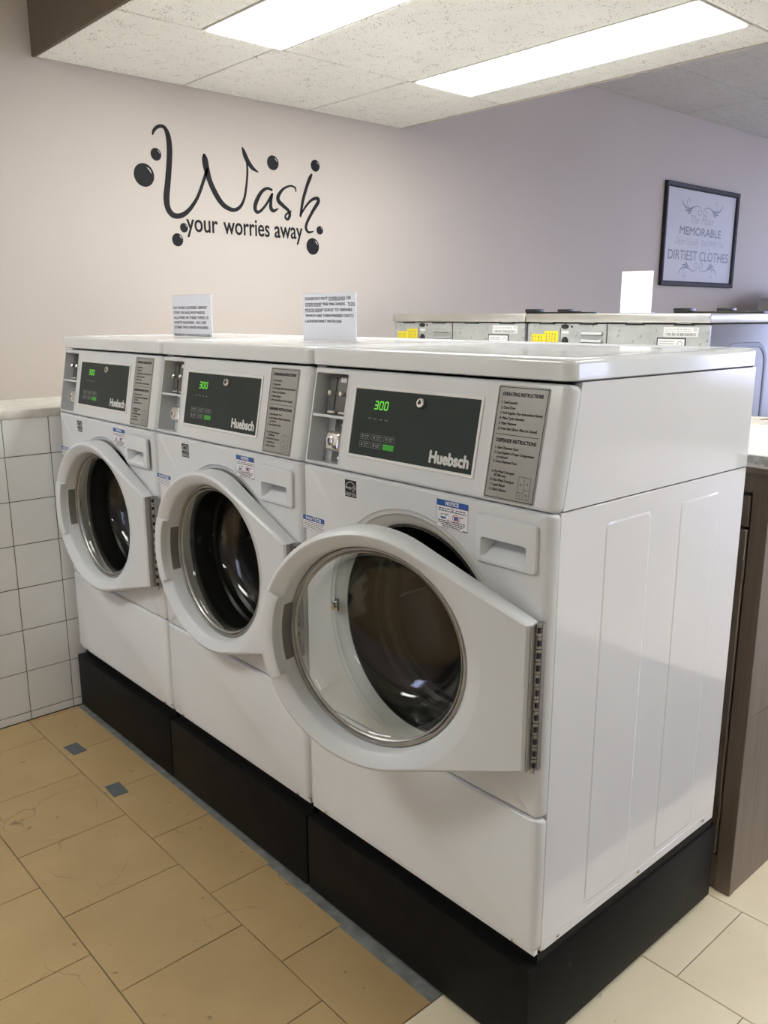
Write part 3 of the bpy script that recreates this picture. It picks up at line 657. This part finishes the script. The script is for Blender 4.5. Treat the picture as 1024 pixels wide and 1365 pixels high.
# raised grip on the free side
bm = bmesh.new(); loops = []
for k in range(15):
    a = R(180-23.5+47*k/14); e_ = 0.0
    if k in (0, 14): e_ = 0.0015
    lp = []
    for r, dv in ((0.2362, None), (0.2362, -0.0100), (0.2345, -0.0030), (0.229, 0.0008), (0.2085, 0.0012), (0.2040, -0.0015), (0.2020, -0.0080), (0.2005, None)):
        u = UC+r*math.cos(a); v_ = -tk(u)-(dv-e_) if dv is not None else -0.018
        lp.append((u, v_, r*math.sin(a)))
    loops.append(lp)
loft(bm, loops, True, True)
ob('grip', finish('grip', bm, 35), 'plastic', door)
bm = bmesh.new(); loops = []
for k in range(11):
    a = R(180-17+34*k/10)
    loops.append([(UC+r*math.cos(a), v_, r*math.sin(a)) for r, v_ in ((0.1996, -0.038), (0.1980, -0.0150), (0.2022, -0.0150), (0.2036, -0.038))])
loft(bm, loops, True, True); ob('grip_recess', finish('grip_recess', bm), 'recess_grey', door)
# glass bowl (6 mm thick) and clamp ring
bm = bmesh.new()
out = [(0.1945, -0.012), (0.190, -0.004), (0.181, 0.004), (0.176, 0.030), (0.171, 0.070), (0.163, 0.100), (0.146, 0.120), (0.115, 0.131), (0.06, 0.137), (1e-5, 0.138)]
inn = [(1e-5, 0.132), (0.06, 0.131), (0.112, 0.125), (0.141, 0.115), (0.157, 0.098), (0.165, 0.069), (0.170, 0.030), (0.174, 0.002), (0.183, -0.008), (0.1945, -0.014)]
revolve(bm, out+inn, 'y', 80, (UC, 0, 0)); ob('door_glass', finish('door_glass', bm, 60), 'glass', door)
bm = bmesh.new(); revolve(bm, [(0.1975, -0.0145), (0.1950, -0.0175), (0.1915, -0.0175), (0.1900, -0.0145), (0.1930, -0.012), (0.1975, -0.010)], 'y', 80, (UC, 0, 0), True)
ob('clamp_ring', finish('clamp_ring', bm), 'hinge', door)
bm = bmesh.new(); revolve(bm, [(0.1890, -0.0115), (0.1870, -0.0135), (0.1845, -0.0120), (0.1830, -0.0085), (0.1870, -0.0085)], 'y', 80, (UC, 0, 0), True)
ob('glass_rim', finish('glass_rim', bm), 'hinge', door)
ob('hinge_leaf', box('hinge_leaf', 0.0002, 0.0018, -0.029, -0.010, HZ0+0.003, HZ1-0.002), 'hinge', door)
# piano hinge on the cabinet
bm = bmesh.new(); zz = DZ+HZ0; n = 12; st_ = (HZ1-HZ0)/n
for k in range(n):
    revolve(bm, [(1e-5, zz+k*st_+0.0008), (0.0062, zz+k*st_+0.0008), (0.0062, zz+(k+1)*st_-0.0008), (1e-5, zz+(k+1)*st_-0.0008)], 'z', 14, (XH+0.0075, -0.012, 0))
revolve(bm, [(1e-5, zz-0.008), (0.0028, zz-0.007), (0.0028, zz+HZ1-HZ0), (1e-5, zz+HZ1-HZ0)], 'z', 10, (XH+0.0075, -0.012, 0))
addbox(bm, XH+0.004, XH+0.0145, -0.010, -0.0002, zz, DZ+HZ1)
hg = ob('hinge', finish('hinge', bm), 'hinge', washer)
sl = box('hinge_gap', XH+0.0100, XH+0.0143, -0.0184, -0.0125, -0.0048, 0.0048)
for k in range(0, n): ob('hinge_gap', sl, 'darkgap', hg, loc=(0, 0, zz+(k+0.5)*st_))
# catch on the front panel seen through the open door
ct = ob('door_catch', boxes('door_catch', [(0.108, 0.126, -0.004, 0.0, 0.77, 0.80), (0.112, 0.122, -0.010, -0.004, 0.778, 0.792)], 0.001), 'chrome', washer)

W2 = copy_tree(washer); W1 = copy_tree(washer); W3 = washer
for y, z in ((0.073, 0.252), (0.35, 0.255), (0.624, 0.257)): ob('screw', screw, 'chrome', cab, loc=(W-0.0006, y, z))   # shows only on the free side
W2.location = (-2*W, 0, 0); W1.location = (-3*W, 0, 0)
def kid(o, n_): return [c_ for c_ in o.children if c_.name.split('.')[0] == n_][0]
kid(W3, 'door').rotation_euler = (0, 0, R(16.0))
kid(W2, 'door').rotation_euler = (0, 0, R(0.4))
kid(W1, 'door').rotation_euler = (0, 0, R(0.6)); kid(W1, 'dispenser_drawer').location.y = -0.006
g = 'white front loading washers'
tag(W3, 'nearest white front loading washer with its round glass door hanging open', 'washer', g)
tag(W2, 'middle white front loading washer, door shut, carrying the overload sign', 'washer', g)
tag(W1, 'farthest white front loading washer standing against the white tiled wall', 'washer', g)
for k, (x, l_) in enumerate(((-W, 'black metal plinth under the nearest washer'), (-2*W, 'black metal plinth under the middle washer'), (-3*W, 'black metal plinth under the washer by the tiled wall'))):
    if k == 0:
        pl = empty('plinth', (x, 0, 0))
        ob('box_frame', boxes('box_frame', [(0.002, W-0.002, -0.008, 0.70, 0.020, 0.2136)], 0.004), 'black_coat', pl)
        ob('shadow_band_block', box('shadow_band_block', 0.012, W-0.006, 0.020, 0.68, 0.2136, 0.2375), 'black_coat', pl)  # black block standing in for the shadow band under the washer
        for fx in (0.06, W-0.06):
            for fy in (0.05, 0.55): ob('foot', cyl('foot', [(0.022, 0.0), (0.022, 0.008), (0.010, 0.012), (0.010, 0.022)], 'z', 16), 'black_coat', pl, loc=(fx, fy, 0))
        for y, z in ((0.12, 0.16), (0.60, 0.125), (0.585, 0.06)): ob('screw_hole', cyl('screw_hole', [(0.004, 0.0), (0.004, 0.0008)], 'x', 10), 'darkgap', pl, loc=(W-0.0022, y, z))
        p0 = pl
    else: pl = copy_tree(p0); pl.location = (x, 0, 0)
    tag(pl, l_, 'plinth', 'black plinths under the washers')

# ================================================================== SIGNS ON THE WASHERS
def sign(name, xa, xb, y, z0, z1, lines, label, rise):
    t = empty(name, ((xa+xb)/2, y, z0)); tag(t, label, 'sign'); h = z1-z0; hw_ = (xb-xa)/2
    bm = bmesh.new(); addbox(bm, -hw_, hw_, 0.0, 0.002, 0.0, h, 0.0006, 1); addbox(bm, -hw_, hw_, 0.0045, 0.0065, 0.0, h, 0.0006, 1)
    addbox(bm, -hw_, hw_, 0.0, 0.060, 0.0, 0.002)
    ob('holder', finish('holder', bm), 'acrylic', t)
    pp = ob('paper', box('paper', -hw_+0.003, hw_-0.003, 0.0024, 0.0042, 0.003, h-0.002), 'paper', t)
    p = Print()
    for s_, x, z, hh_, wd in lines:
        p.text(s_, -hw_+x*2*hw_, z*h, hh_, width=wd*2*hw_, fat=0.00015)
    return t, p, hw_, h
t, p, hw_, h = sign('sign_holder', -1.787, -1.535, 0.30, 1.3285, 1.462, [('NO WORK CLOTHES, GREASY', 0.05, 0.660, 0.0085, 0.84), ('ITEMS OR RAG MOP HEADS', 0.05, 0.545, 0.0085, 0.78), ('ALLOWED IN THESE THREE (3)', 0.05, 0.430, 0.0085, 0.86), ('WHITE WASHERS - PLS. USE', 0.05, 0.315, 0.0085, 0.80), ('OTHER TWO WHITE WASHERS', 0.05, 0.200, 0.0085, 0.85), ('EDL ERROR = CHECK DOOR IS CLOSED', 0.05, 0.030, 0.0068, 0.90)],
    'clear stand with printed notice about work clothes on the far washer lid', 0)
prn(p, 'lettering', -0.0018, 'print_black', t, FRONT)
t, p, hw_, h = sign('sign_holder', -1.072, -0.846, 0.30, 1.3285, 1.4545, [('PLEASE DO NOT OVERLOAD OR', 0.065, 0.855, 0.0070, 0.84), ('OVER SOAP THE MACHINES.  TOO', 0.065, 0.740, 0.0070, 0.91), ('MUCH SOAP LEADS TO REPAIRS', 0.065, 0.625, 0.0070, 0.86), ('WHICH ARE THEN PASSED ONTO', 0.065, 0.510, 0.0070, 0.88), ('LAUNDROMAT PATRONS', 0.065, 0.395, 0.0070, 0.67)],
    'clear stand with printed notice asking not to overload, on the middle washer lid', 0)
for x0, x1, z in ((0.505, 0.80, 0.855), (0.065, 0.375, 0.740), (0.865, 0.975, 0.740), (0.065, 0.38, 0.625)):
    p.rect(-hw_+x0*2*hw_, -hw_+x1*2*hw_, z*h-0.0022, z*h-0.0012)
prn(p, 'lettering', -0.0018, 'print_black', t, FRONT)

# ================================================================== COUNTER BEHIND THE WASHERS
cb = empty('counter_cabinet', (0.024, 0.752, 0)); tag(cb, 'brown painted wooden counter cabinet behind the nearest washer', 'cabinet')
LN, DP, ZC = 2.05, 0.68, 1.056
ob('carcass', box('carcass', -LN, -0.020, 0.022, DP, 0.0, ZC), 'brown', cb)
ob('side_panel', box('side_panel', -0.020, -0.001, 0.020, DP, 0.0, 0.472, 0.001, 1), 'brown', cb)
ob('side_panel', box('side_panel', -0.020, 0.0, 0.020, DP, 0.474, ZC, 0.001, 1), 'brown', cb)
ob('corner_post', box('corner_post', -0.040, 0.0, 0.0, 0.0215, 0.0, ZC, 0.001, 1), 'brown', cb)
ob('top_rail', box('top_rail', -LN, -0.041, 0.004, 0.0215, 1.01, ZC), 'brown', cb)
for k in range(4):
    xb = -0.044-k*0.5; xa = xb-0.49
    d = ob('door', box('door', xa, xb, -0.004, 0.018, 0.10, 0.925, 0.002, 1), 'brown', cb)
    ob('drawer_front', box('drawer_front', xa, xb, -0.004, 0.018, 0.932, 1.003, 0.002, 1), 'brown', cb)
    for z in (0.20, 0.38, 0.80): ob('door_hinge', box('door_hinge', xb-0.003, xb+0.003, -0.0075, -0.003, z, z+0.055, 0.001, 1), 'brown', d)
ob('kick_rail', box('kick_rail', -LN, -0.041, 0.004, 0.0215, 0.0, 0.092), 'brown', cb)
ct_ = empty('countertop', (0.0, 0.752, 1.058)); tag(ct_, 'white laminate countertop on the brown cabinet', 'countertop')
ob('slab', box('slab', -2.04, 0.052, -0.018, 0.50, 0.012, 0.042, 0.002, 1), 'counter', ct_)
bm = bmesh.new()
x = -0.5
while x < 0.05:
    l_ = random.uniform(0.006, 0.016); addbox(bm, x, min(x+l_, 0.052), -0.0195, -0.0175, 0.028-random.uniform(0.0, 0.010), 0.0395); x += l_
ob('chipped_edge', finish('chipped_edge', bm, smooth=False), 'chip', ct_)
ob('edge_strip', box('edge_strip', -2.04, 0.050, -0.014, 0.02, 0.0, 0.012), 'brown', ct_)
mb = empty('marbled_board', (0.0, 1.256, 1.058)); tag(mb, 'stained off white marbled board along the back of the white countertop', 'board')
ob('slab', box('slab', -2.04, 0.052, 0.0, 0.172, 0.0, 0.044, 0.003, 1), 'marbled', mb)
ob('dark_chip', box('dark_chip', -0.022, 0.022, -0.006, 0.006, 0, 0.0015, 0.0005, 1), 'darkgap', mb, loc=(-0.275, 0.115, 0.0437), rot=(0, 0, R(75)))
ob('dark_chip', box('dark_chip', -0.006, 0.006, -0.004, 0.004, 0, 0.0015, 0.0005, 1), 'darkgap', mb, loc=(-0.31, 0.06, 0.0437))

# ================================================================== MACHINES SEEN FROM THE BACK
YM, BW, ZM = 1.50, 0.737, 1.402
bmx = empty('appliance', (-1.27, YM, 0))
ob('base', box('base', 0.01, BW-0.01, 0.02, 0.68, 0.0, 0.40, 0.004, 1), 'black_coat', bmx)
ob('body', box('body', 0.004, BW-0.004, 0.012, 0.70, 0.40, 1.369, 0.006), 'lavender', bmx)
bm = bmesh.new(); framed(bm, 0.006, BW-0.006, 0.405, 1.366, 0.004, [(0, -0.010), (0, 0.0)], Matrix.Translation((0, 0.004, 0)) @ FRONT)
bp = ob('back_panel', finish('back_panel', bm), 'galv', bmx)
ob('top', boxes('top', [(0.0, BW, -0.006, 0.71, 1.3715, ZM)], 0.004), 'stainless', bmx)
for xa, xb in ((0.06, 0.131), (0.239, 0.312), (0.425, 0.498), (0.607, 0.679)):
    ob('vent_slot', box('vent_slot', xa, xb, 0.0, 0.0035, 1.3635, 1.3695), 'darkgap', bp)
    ob('slot_lip', box('slot_lip', xa+0.012, xb-0.008, -0.004, 0.0035, 1.3695, 1.3712), 'galv', bp)
for z in (1.335, 1.309, 1.283, 1.257):
    bm = bmesh.new(); loops = []
    for x in (0.246, 0.250, 0.335, 0.339):
        k = 0.0 if x in (0.246, 0.339) else 1.0
        loops.append([(x, 0.0039, z-0.007), (x, 0.0039-0.010*k, z-0.006), (x, 0.0039-0.006*k, z+0.003), (x, 0.0039, z+0.007)])
    loft(bm, loops, True, True); lo = ob('louver', finish('louver', bm, 20), 'galv', bp)
    ob('louver_gap', box('louver_gap', 0.248, 0.338, -0.004, 0.0035, z-0.0085, z-0.0068), 'darkgap', lo)
ob('panel_seam', box('panel_seam', 0.3525, 0.3545, 0.0015, 0.0038, 1.0, 1.366), 'darkgap', bp)
ob('panel_seam', box('panel_seam', 0.155, 0.1562, 0.0015, 0.0038, 1.30, 1.350), 'darkgap', bp)
ye = ob('yellow_label', box('yellow_label', 0.024, 0.088, 0.0028, 0.0038, 1.262, 1.328), 'yellow', bp)
ye2 = ob('yellow_label', box('yellow_label', 0.084, 0.146, 0.0026, 0.0036, 1.258, 1.340), 'yellow', bp)
for o_, xa, zt in ((ye, 0.030, 1.322), (ye2, 0.092, 1.333)):
    p = Print()
    for c_ in range(4):
        z = zt
        while z > 1.27: l_ = random.uniform(0.004, 0.012); p.rect(xa+0.013*c_, xa+0.013*c_+0.003, z-l_, z); z -= l_+0.003
    prn(p, 'small_print', 0.0001, 'print_dim', o_, Matrix.Translation((0, 0.0024, 0)) @ FRONT)
def disc(nm, x, z, rx, rz, m_, pr):
    bm = bmesh.new(); revolve(bm, [(1e-5, -0.0022), (0.8, -0.0022), (1.0, 0.0), (1.0, 0.002)], 'y', 20); bmesh.ops.transform(bm, matrix=Matrix.Translation((x, 0.003, z)) @ Matrix.Diagonal((rx, 1, rz, 1)), verts=bm.verts); return ob(nm, finish(nm, bm), m_, pr)
disc('cable_inlet', 0.175, 1.356, 0.017, 0.0085, 'darkgap', bp); disc('cable_inlet', 0.177, 1.303, 0.015, 0.017, 'darkgap', bp); disc('screw_hole', 0.205, 1.356, 0.004, 0.004, 'darkgap', bp)
ob('inlet_tag', box('inlet_tag', 0.162, 0.192, 0.003, 0.0038, 1.332, 1.340), 'label_white', bp)
rl = ob('rating_label', box('rating_label', 0.571, 0.694, 0.003, 0.0038, 1.328, 1.358), 'label_white', bp)
p = Print()
for k in range(30): p.rect(0.576+k*0.0037, 0.576+k*0.0037+random.uniform(0.0012, 0.003), 1.3305, 1.3395)
x = 0.577
for z in (1.350, 1.3445):
    x = 0.577
    while x < 0.66: l_ = random.uniform(0.005, 0.014); p.rect(x, x+l_, z, z+0.0016); x += l_+0.004
p.line([(0.683+0.005*math.cos(t), 1.3505+0.005*math.sin(t)) for t in [PI*k/6 for k in range(13)]], [0.0012]*13).text('UL', 0.683, 1.3482, 0.0045, align='c')
prn(p, 'small_print', 0.0001, 'print_grey', rl, Matrix.Translation((0, 0.0028, 0)) @ FRONT)
fl_ = ob('framed_label', box('framed_label', 0.548, 0.652, 0.003, 0.0038, 1.225, 1.324), 'label_black', bp)
p = Print().rect(0.552, 0.648, 1.229, 1.320); prn(p, 'label_sheet', 0.0001, 'label_white', fl_, Matrix.Translation((0, 0.0028, 0)) @ FRONT)
p = Print()
for z in (1.311, 1.304, 1.297, 1.290):
    p.rect(0.557, 0.61, z, z+0.0018)
p.line([(0.632+0.008*math.cos(t), 1.305+0.008*math.sin(t)) for t in [R(-40)+PI*k/8 for k in range(12)]], [0.002]*12)
prn(p, 'small_print', 0.0003, 'print_grey', fl_, Matrix.Translation((0, 0.0028, 0)) @ FRONT)
bs = cyl('screw', [(0.005, 0.0), (0.005, -0.003), (0.003, -0.004)], 'y', 10)
for x, z in ((0.036, 1.357), (0.015, 1.330), (0.148, 1.357), (0.222, 1.327), (0.290, 1.359), (0.362, 1.327), (0.395, 1.327), (0.400, 1.345), (0.455, 1.310), (0.485, 1.327), (0.540, 1.345), (0.535, 1.306), (0.70, 1.306), (0.722, 1.317), (0.724, 1.345)):
    ob('screw', bs, 'galv', bp, loc=(x, 0.0038, z))
# pressed arch on the right side panel
bm = bmesh.new(); arch = [(0.10, 0.60), (0.10, 1.228)]+[(0.17-0.07*math.cos(t), 1.228+0.07*math.sin(t)) for t in [PI/2*k/6 for k in range(7)]][1:]+[(0.25, 1.298), (0.34, 1.298)]+[(0.34+0.07*math.sin(t), 1.228+0.07*math.cos(t)) for t in [PI/2*k/6 for k in range(7)]][1:]+[(0.41, 0.60)]
loops = []
for y, z in arch:
    i = arch.index((y, z)); a = arch[max(i-1, 0)]; b = arch[min(i+1, len(arch)-1)]; d = Vector((b[0]-a[0], b[1]-a[1])).normalized(); nrm = (-d.y, d.x)
    loops.append([(BW-0.0042+xo, y+nrm[0]*k, z+nrm[1]*k) for k, xo in ((-0.009, 0.0), (-0.007, 0.0022), (0.007, 0.0022), (0.009, 0.0))])
loft(bm, loops, True, True); ob('pressed_arch', finish('pressed_arch', bm, 20), 'lav_dark', bmx)
# black rail standing on the top
ob('top_rail', boxes('top_rail', [(0.36, 0.70, 0.43, 0.47, 1.4025, 1.4095), (0.36, 0.425, 0.425, 0.475, 1.4095, 1.422), (0.53, 0.585, 0.43, 0.47, 1.4095, 1.421), (0.585, 0.63, 0.435, 0.465, 1.4095, 1.413)], 0.001), 'label_black', bmx)
A2 = copy_tree(bmx); A2.location = (-1.27-BW-0.003, YM, 0)
tag(bmx, 'right one of two laundry appliances seen from behind, with blue grey side', 'appliance', 'appliances turned back to the washers')
tag(A2, 'left one of two laundry appliances seen from behind, galvanised back nearer the wall', 'appliance', 'appliances turned back to the washers')
for o_ in A2.children:
    if o_.name.startswith('top_rail'): o_.location.x = 0.03
pc = empty('paper_card', (-1.075, 1.93, 1.4050)); tag(pc, 'blank white card standing upright on the right appliance top', 'card')
pc.rotation_euler = (0, 0, R(12))
ob('sheet', box('sheet', -0.062, 0.062, -0.001, 0.001, 0.0, 0.158), 'paper', pc)
ob('stand', box('stand', -0.062, 0.066, -0.012, 0.03, 0.0, 0.003), 'acrylic', pc)

# ================================================================== WALL DECAL
XD = XL+0.0004
STROKES = {
'W1': [(0.6342, 2.0949, 0.0063), (0.6409, 2.1103, 0.0108), (0.6571, 2.1246, 0.0117), (0.6764, 2.1296, 0.0118), (0.6913, 2.1218, 0.0146), (0.702, 2.0938, 0.0202), (0.7047, 2.0448, 0.0221), (0.6975, 1.9777, 0.0222), (0.6872, 1.91, 0.0232), (0.679, 1.8589, 0.0241), (0.6835, 1.8213, 0.0224), (0.7017, 1.798, 0.0207), (0.7283, 1.794, 0.0189), (0.7592, 1.8057, 0.0172), (0.7914, 1.834, 0.0144), (0.8249, 1.8798, 0.0126), (0.8543, 1.9429, 0.0126), (0.8735, 1.9895, 0.0117)],
'W2': [(0.8629, 2.0414, 0.0155), (0.8651, 2.0254, 0.0252), (0.8697, 1.996, 0.0253), (0.8836, 1.9457, 0.0216), (0.9095, 1.8959, 0.0218), (0.9396, 1.8588, 0.0201), (0.9713, 1.8418, 0.0172), (1.0007, 1.8387, 0.0143), (1.0303, 1.8553, 0.0124), (1.052, 1.8922, 0.0103), (1.0645, 1.9453, 0.0093), (1.0712, 1.9951, 0.0093), (1.0709, 2.0395, 0.0082)],
'W3': [(1.0501, 2.0944, 0.0061), (1.0561, 2.0819, 0.0143), (1.0641, 2.0626, 0.0195), (1.0776, 2.0402, 0.0185), (1.098, 2.0184, 0.0156), (1.1269, 2.0044, 0.0042)],
'a1': [(1.1959, 1.9375, 0.0097), (1.1704, 1.9415, 0.0107), (1.1408, 1.9234, 0.0138), (1.1151, 1.8866, 0.0169), (1.1048, 1.8566, 0.0169), (1.1132, 1.839, 0.0137), (1.1341, 1.8451, 0.0106), (1.1643, 1.8741, 0.0096), (1.1952, 1.9172, 0.0097)],
'a2': [(1.1988, 1.9212, 0.0086), (1.1894, 1.8881, 0.014), (1.1895, 1.8595, 0.0162), (1.2045, 1.8505, 0.013), (1.2274, 1.8615, 0.0044)],
's': [(1.3281, 1.9437, 0.0056), (1.3236, 1.9583, 0.0078), (1.2982, 1.9635, 0.0077), (1.2615, 1.9489, 0.0098), (1.2331, 1.9195, 0.0152), (1.2298, 1.8961, 0.0174), (1.2555, 1.8758, 0.0154), (1.2839, 1.8574, 0.0133), (1.2906, 1.839, 0.0133), (1.2802, 1.8204, 0.0111), (1.2658, 1.825, 0.0088), (1.2712, 1.8404, 0.0077), (1.2984, 1.8557, 0.0056)],
'h1': [(1.4185, 2.023, 0.0102), (1.408, 2.0059, 0.0159), (1.3908, 1.9711, 0.0147), (1.3666, 1.9074, 0.0136), (1.3509, 1.8396, 0.0102)],
'h2': [(1.3497, 1.8395, 0.0068), (1.3821, 1.883, 0.0091), (1.4183, 1.9146, 0.0115), (1.4503, 1.923, 0.015), (1.4538, 1.9069, 0.0162), (1.4208, 1.8639, 0.0138), (1.3892, 1.8164, 0.0126), (1.3808, 1.7888, 0.0126), (1.3943, 1.7713, 0.0104), (1.4224, 1.7759, 0.0046)]}
BUB = [[0.5868, 1.9383, 0.0415, 0.0469], [0.6435, 2.0213, 0.0221, 0.0255], [1.206, 2.0507, 0.0293, 0.0319], [1.4409, 2.064, 0.0241, 0.0274], [0.7518, 1.7499, 0.0173, 0.02], [0.7195, 1.7004, 0.0242, 0.0278], [1.4612, 1.7832, 0.0182, 0.0196], [1.4182, 1.7093, 0.0347, 0.0402]]
dec = empty('wall_decal', (XD, 0, 0)); tag(dec, 'black vinyl wall lettering with bubbles on the cream wall', 'wall decal')
def cap(p, y, z, r):
    o = len(p.v); p.v += [(y+r*math.cos(2*PI*k/14), z+r*math.sin(2*PI*k/14), 0) for k in range(14)]; p.f.append(tuple(range(o, o+14)))
def vin(p, name, parent, m_='vinyl', z=0.0, depth=0.0006): me = p.mesh(name, depth); me.transform(WALLX @ Matrix.Translation((0, 0, z))); return ob(name, me, m_, parent)
lift = 0.0
for nm, keys in (('letter_w', ('W1', 'W2', 'W3')), ('letter_a', ('a1', 'a2')), ('letter_s', ('s',)), ('letter_h', ('h1', 'h2'))):
    p = Print()
    for k in keys:
        Q = spline(STROKES[k]); p.line([(a[0], a[1]) for a in Q], [a[2]*1.12 for a in Q])
        for e_ in (Q[0], Q[-1]): cap(p, e_[0], e_[1], e_[2]*0.53)
    vin(p, nm, dec)
for s_, y0_, y1_ in (('your', 0.765, 0.912), ('worries', 0.942, 1.177), ('away', 1.206, 1.359)):
    p = Print(); p.text(s_, y0_, 1.738, 0.072, width=y1_-y0_, fat=0.0012, res=4)
    vin(p, 'small_lettering', dec)
for y, z, ra, rb in BUB:
    p = Print(); r = (ra+rb)/2; o = 0; p.v = [(y+ra*1.05*math.cos(2*PI*k/32), z+r*math.sin(2*PI*k/32), 0) for k in range(32)]; p.f = [tuple(range(32))]
    b = vin(p, 'bubble', dec)
    p = Print().line([(y+0.74*r*math.cos(t), z+0.74*r*math.sin(t)) for t in [R(15)+R(50)*k/6 for k in range(7)]], [r*0.10*math.sin(PI*(k+0.7)/7.4)+0.0004 for k in range(7)]); vin(p, 'highlight', b, 'gloss_mark', 0.0008, 0.0)

# ================================================================== FRAMED PRINT ON THE FAR WALL
pf = empty('picture_frame', (XL, 4.98, 1.60)); tag(pf, 'black framed print about memorable days and dirtiest clothes', 'picture')
PW, PHt, fb = 1.055, 0.695, 0.034
bm = bmesh.new()
loft(bm, [[(x, y, z) for y, z in ((-PW/2+i_, i_), (PW/2-i_, i_), (PW/2-i_, PHt-i_), (-PW/2+i_, PHt-i_))] for i_, x in ((0, 0.001), (0, 0.022), (0.004, 0.026), (fb-0.008, 0.022), (fb, 0.012), (fb, 0.001))], ring=True)
ob('frame', finish('frame', bm, 20), 'frame_black', pf)
sh = ob('print_sheet', box('print_sheet', 0.002, 0.008, -PW/2+fb-0.004, PW/2-fb+0.004, fb-0.004, PHt-fb+0.004), 'print_paper', pf)
WP = Matrix.Translation((0.0085, 0, 0)) @ WALLX
p = Print()
p.text('MEMORABLE', -0.30, 0.358, 0.055, width=0.60, res=3, fat=0.0015); prn(p, 'lettering', 0, 'print_dim', sh, WP); p = Print(); p.text('DIRTIEST CLOTHES', -0.435, 0.184, 0.066, width=0.875, res=3, fat=0.001); prn(p, 'lettering', 0, 'print_dim', sh, WP)
M['print_script'] = mat('script_print', (0.27, 0.26, 0.28), 0.5)
p = Print(); p.text('The Most', -0.155, 0.440, 0.055, width=0.33, shear=0.35, bold=-0.012, res=3); prn(p, 'script_lettering', 0, 'print_script', sh, WP); p = Print(); p.text('Days Usually', -0.355, 0.290, 0.045, width=0.345, shear=0.35, res=3); prn(p, 'script_lettering', 0, 'print_script', sh, WP); p = Print(); p.text('End With The', 0.015, 0.290, 0.045, width=0.345, shear=0.35, res=3); prn(p, 'script_lettering', 0, 'print_script', sh, WP)
for s_ in (-1, 1):
    for zz_, f_ in ((0.545, 1), (0.125, -1)):
        k = 1.0 if f_ == 1 else 0.95; p = Print()
        def cv(P_, wd): Q = spline([(s_*a*k, zz_+f_*b, w_) for a, b, w_ in P_]); p.line([(q_[0], q_[1]) for q_ in Q], [q_[2]*wd for q_ in Q])
        cv([(0.30, 0.045, 0.004), (0.26, 0.005, 0.010), (0.20, -0.010, 0.008), (0.13, 0.005, 0.006), (0.07, 0.015, 0.005), (0.02, -0.005, 0.005), (0.02, -0.035, 0.005), (0.05, -0.045, 0.005), (0.065, -0.025, 0.005), (0.045, -0.012, 0.006)], 1)
        cv([(0.19, -0.008, 0.005), (0.225, 0.02, 0.005), (0.215, 0.05, 0.004), (0.19, 0.055, 0.004), (0.185, 0.035, 0.004)], 1)
        cv([(0.15, 0.0, 0.004), (0.20, -0.025, 0.012), (0.25, -0.022, 0.003)], 1); cv([(0.14, 0.0, 0.004), (0.18, -0.035, 0.012), (0.21, -0.045, 0.003)], 1)
        prn(p, 'scroll_ornament', 0, 'print_dim', sh, WP)

# ================================================================== FAR CABINETS
for nm, x0, x1, y0, y1, z1, l_ in (('storage_cabinet', -2.24, -1.55, 5.50, 5.88, 1.520, 'low grey cabinet at the right edge, beyond the appliances'), ('storage_cabinet', -2.36, -1.60, 5.92, 6.35, 1.592, 'taller grey cabinet behind the low grey cabinet at the right edge')):
    e = empty(nm, (x0, y0, 0)); tag(e, l_, 'cabinet'); w_, d_ = x1-x0, y1-y0
    ob('body', box('body', 0, w_, 0.02, d_, 0, z1, 0.004), 'grey_cab', e)
    for k in range(2):
        d = ob('door', box('door', w_/2*k+0.004, w_/2*(k+1)-0.004, 0.0, 0.0195, 0.05, z1-0.03, 0.003), 'grey_cab', e)
        hx = w_/2+(-0.03 if k == 0 else 0.03); ob('handle', box('handle', hx-0.006, hx+0.006, -0.02, -0.0005, 0.75, 0.87, 0.003), 'frame_alu', d)
